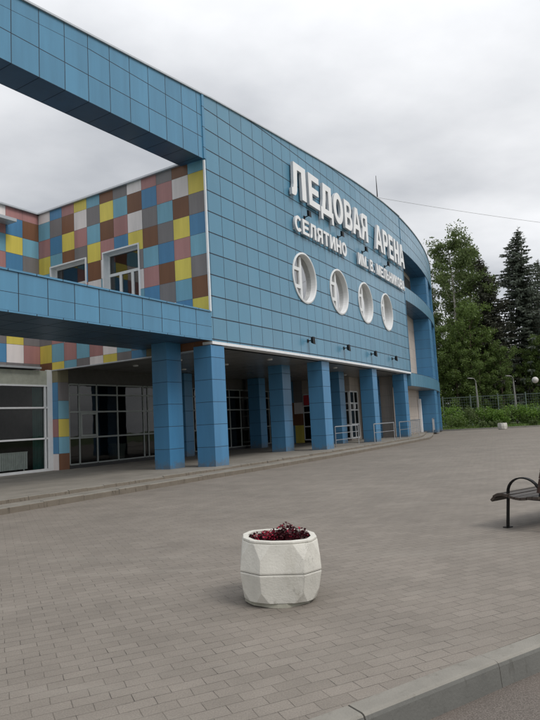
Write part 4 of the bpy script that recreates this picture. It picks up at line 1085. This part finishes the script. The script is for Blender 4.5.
s_a = spruce(31, 20, 3.9, M['needle'], .03, .8, .5); s_b = spruce(44, 20, 3.5, M['needle_brown'], .03, .8, .6)
for i, (px, di, sc) in enumerate(bgs):
    src = s_a if i % 2 == 0 else s_b
    o = src if i < 2 else copy_tree(src)
    put(o, px, di, 'dark spruce standing in the forest mass behind the fence', sc, i*1.7, GF)
bl = [(500, 60.5, .52), (455, 61, .60), (530, 61.5, .50), (552, 60.5, .6), (478, 60, .42), (437, 62, .7)]
GB = 'low leafy trees at the forest edge'
for i, (px, di, sc) in enumerate(bl):
    o = copy_tree(t2); put(o, px, di, 'low leafy tree growing at the forest edge behind the fence', sc, 1+i*1.3, GB)

def bush(seed, rad, h, n, leafmat, leaf=.14):
    rr = random.Random(seed); vs = []; fs = []
    cl = [(Vector((rr.uniform(-.6, .6)*rad, rr.uniform(-.5, .5)*rad, h*rr.uniform(.25, .8))), rr.uniform(.25, .5)*rad) for _ in range(11)]
    for _ in range(n):
        c, r_ = rr.choice(cl); d = rdir(rr); q = c+d*r_*rr.random()**.4
        q.z = max(.02, min(q.z, h*1.15)); leafquad(vs, fs, q, rdir(rr, .3), leaf*rr.uniform(.6, 1.2), leaf*.6, rr)
    return vs, fs
def bush_obj(px, dist, seed, rad, h, label, mat, group, n=1400, z=.1):
    e = empty('shrub', (PX(px, dist), dist, z)); tag(e, label, 'shrub', group)
    vs, fs = bush(seed, rad, h, n, mat); mesh_obj('foliage', vs, fs, mat, e)
    m = MB(False); rr = random.Random(seed)
    for k in range(4): an = k*1.6+seed; m.tube([(0, 0, 0), (math.cos(an)*rad*.25, math.sin(an)*rad*.25, h*.6)], [.025, .01], 4, caps=False)
    st = m.build('stem', M['bark'], None, origin=(0, 0, 0)); st.parent = e
    return e
GH = 'tall bushes along the fence'
for i, px in enumerate((446, 453, 461, 470, 478, 487, 495, 504, 512, 521, 530, 539, 549, 560, 572)):
    bush_obj(px, 54.3+R.uniform(-.9, .9), 100+i, R.uniform(1.0, 1.5), R.uniform(.7, 2.2) if px > 450 else 2.3, 'loose green bush growing against the wire mesh fence', [M['leaf_bush'], M['leaf_bright'], M['leaf_bush'], M['leaf']][i % 4], GH)
for px, di, lb in ((478, 51.6, 'low dark round bush left of two others near the verge'), (487.5, 51.4, 'low dark round bush in the middle of three near the verge'), (494.5, 51.5, 'low dark round bush just left of the far planter'), (528, 51.3, 'low dark round bush near the globe lamp')):
    bush_obj(px, di, int(px), .42, .50, lb, M['leaf'], 'low round bushes on the verge', 700, .07)
# grass tufts on the verge
rr = random.Random(5); vs = []; fs = []
for _ in range(16000):
    x_ = rr.uniform(11, 34); y_ = rr.uniform(50.9, 57.5)
    if x_ < 15.5 and y_ < 50.9+(15.5-x_)*.5: continue
    leafquad(vs, fs, Vector((x_, y_, .07)), Vector((rr.uniform(-.5, .5), rr.uniform(-.5, .5), 1)).normalized(), rr.uniform(.08, .24), .05, rr)
o = mesh_obj('grass', vs, fs, M['leaf_grass'], None); tag(o, 'uncut green grass on the strip between plaza kerb and fence', 'grass', kind='stuff')

# ------------------------------------------------------------------ sky, sun, camera
wd_ = bpy.data.worlds.new('World'); scene.world = wd_; wd_.use_nodes = True; nt = wd_.node_tree; nt.nodes.clear(); g = N(nt)
SUN_AZ, SUN_EL = math.radians(-38), math.radians(52)       # direction to the sun, azimuth from +x
out = g.n('ShaderNodeOutputWorld'); bg = g.n('ShaderNodeBackground'); g.l(bg.outputs[0], out.inputs[0])
sky = g.n('ShaderNodeTexSky'); sky.sky_type = 'NISHITA'; sky.sun_disc = False; sky.sun_elevation = SUN_EL; sky.sun_rotation = math.pi/2-SUN_AZ
tc = g.n('ShaderNodeTexCoord').outputs['Generated']; sp = g.n('ShaderNodeSeparateXYZ'); g.l(tc, sp.inputs[0])
den = g.math('ADD', g.math('MAXIMUM', sp.outputs[2], 0.), .22)
cv = g.n('ShaderNodeCombineXYZ'); g.l(g.math('DIVIDE', sp.outputs[0], den), cv.inputs[0]); g.l(g.math('DIVIDE', sp.outputs[1], den), cv.inputs[1])
cm = g.map(cv.outputs[0], (1.0, 1.25, 1), (0, 0, math.radians(-25)), (5.3, 1.4, 0))
n1 = g.noise(cm, .95, 5, .46); n2 = g.noise(cm, 3.0, 6, .55)
nn = g.math('ADD', g.math('MULTIPLY', n1, .80), g.math('MULTIPLY', n2, .20))
cloud = g.mix(g.ramp(nn, .38, .62), (.50, .52, .555), (.90, .91, .93))
# overcast dome: brighter overhead than near the horizon band of thinner cloud
zen = g.ramp(sp.outputs[2], .35, 1., 1.0, 1.75)
hor = g.ramp(sp.outputs[2], .04, .42, 1.30, 1.0)
sc_ = g.n('ShaderNodeVectorMath', operation='SCALE'); g.l(cloud, sc_.inputs[0]); g.l(g.math('MULTIPLY', zen, hor), sc_.inputs['Scale'])
skys = g.n('ShaderNodeVectorMath', operation='SCALE'); g.l(sky.outputs[0], skys.inputs[0]); skys.inputs['Scale'].default_value = .08
tot = g.mix(.94, skys.outputs[0], sc_.outputs[0]); g.l(tot, bg.inputs[0]); bg.inputs[1].default_value = 1.0
sl_ = bpy.data.lights.new('sun', 'SUN'); sl_.energy = 1.7; sl_.angle = math.radians(24); sl_.color = (1, .97, .93)
so = bpy.data.objects.new('sun', sl_); COL.objects.link(so)
dv = Vector((math.cos(SUN_EL)*math.cos(SUN_AZ), math.cos(SUN_EL)*math.sin(SUN_AZ), math.sin(SUN_EL)))
so.rotation_euler = dv.to_track_quat('Z', 'Y').to_euler(); so.location = (5, -5, 30)

f, pit, rol = 606.1481033363474, 0.10384266989327445, -0.05306008352873806
F = Vector((0, math.cos(pit), math.sin(pit))); U0 = Vector((0, -math.sin(pit), math.cos(pit))); R0 = Vector((1, 0, 0))
Rv = R0*math.cos(rol)+U0*math.sin(rol); Uv = U0*math.cos(rol)-R0*math.sin(rol)
cam = bpy.data.cameras.new('camera'); co = bpy.data.objects.new('camera', cam); COL.objects.link(co)
mt = Matrix((Rv, Uv, -F)).transposed().to_4x4(); mt.translation = Vector((0, 0, 1.42)); co.matrix_world = mt
cam.sensor_fit = 'HORIZONTAL'; cam.sensor_width = 36; cam.lens = f/540*36; cam.clip_end = 2000; cam.clip_start = .05
scene.camera = co
scene.render.resolution_x = 768; scene.render.resolution_y = 1024
scene.view_settings.view_transform = 'Standard'; scene.view_settings.look = 'None'; scene.view_settings.exposure = 0; scene.view_settings.gamma = 1
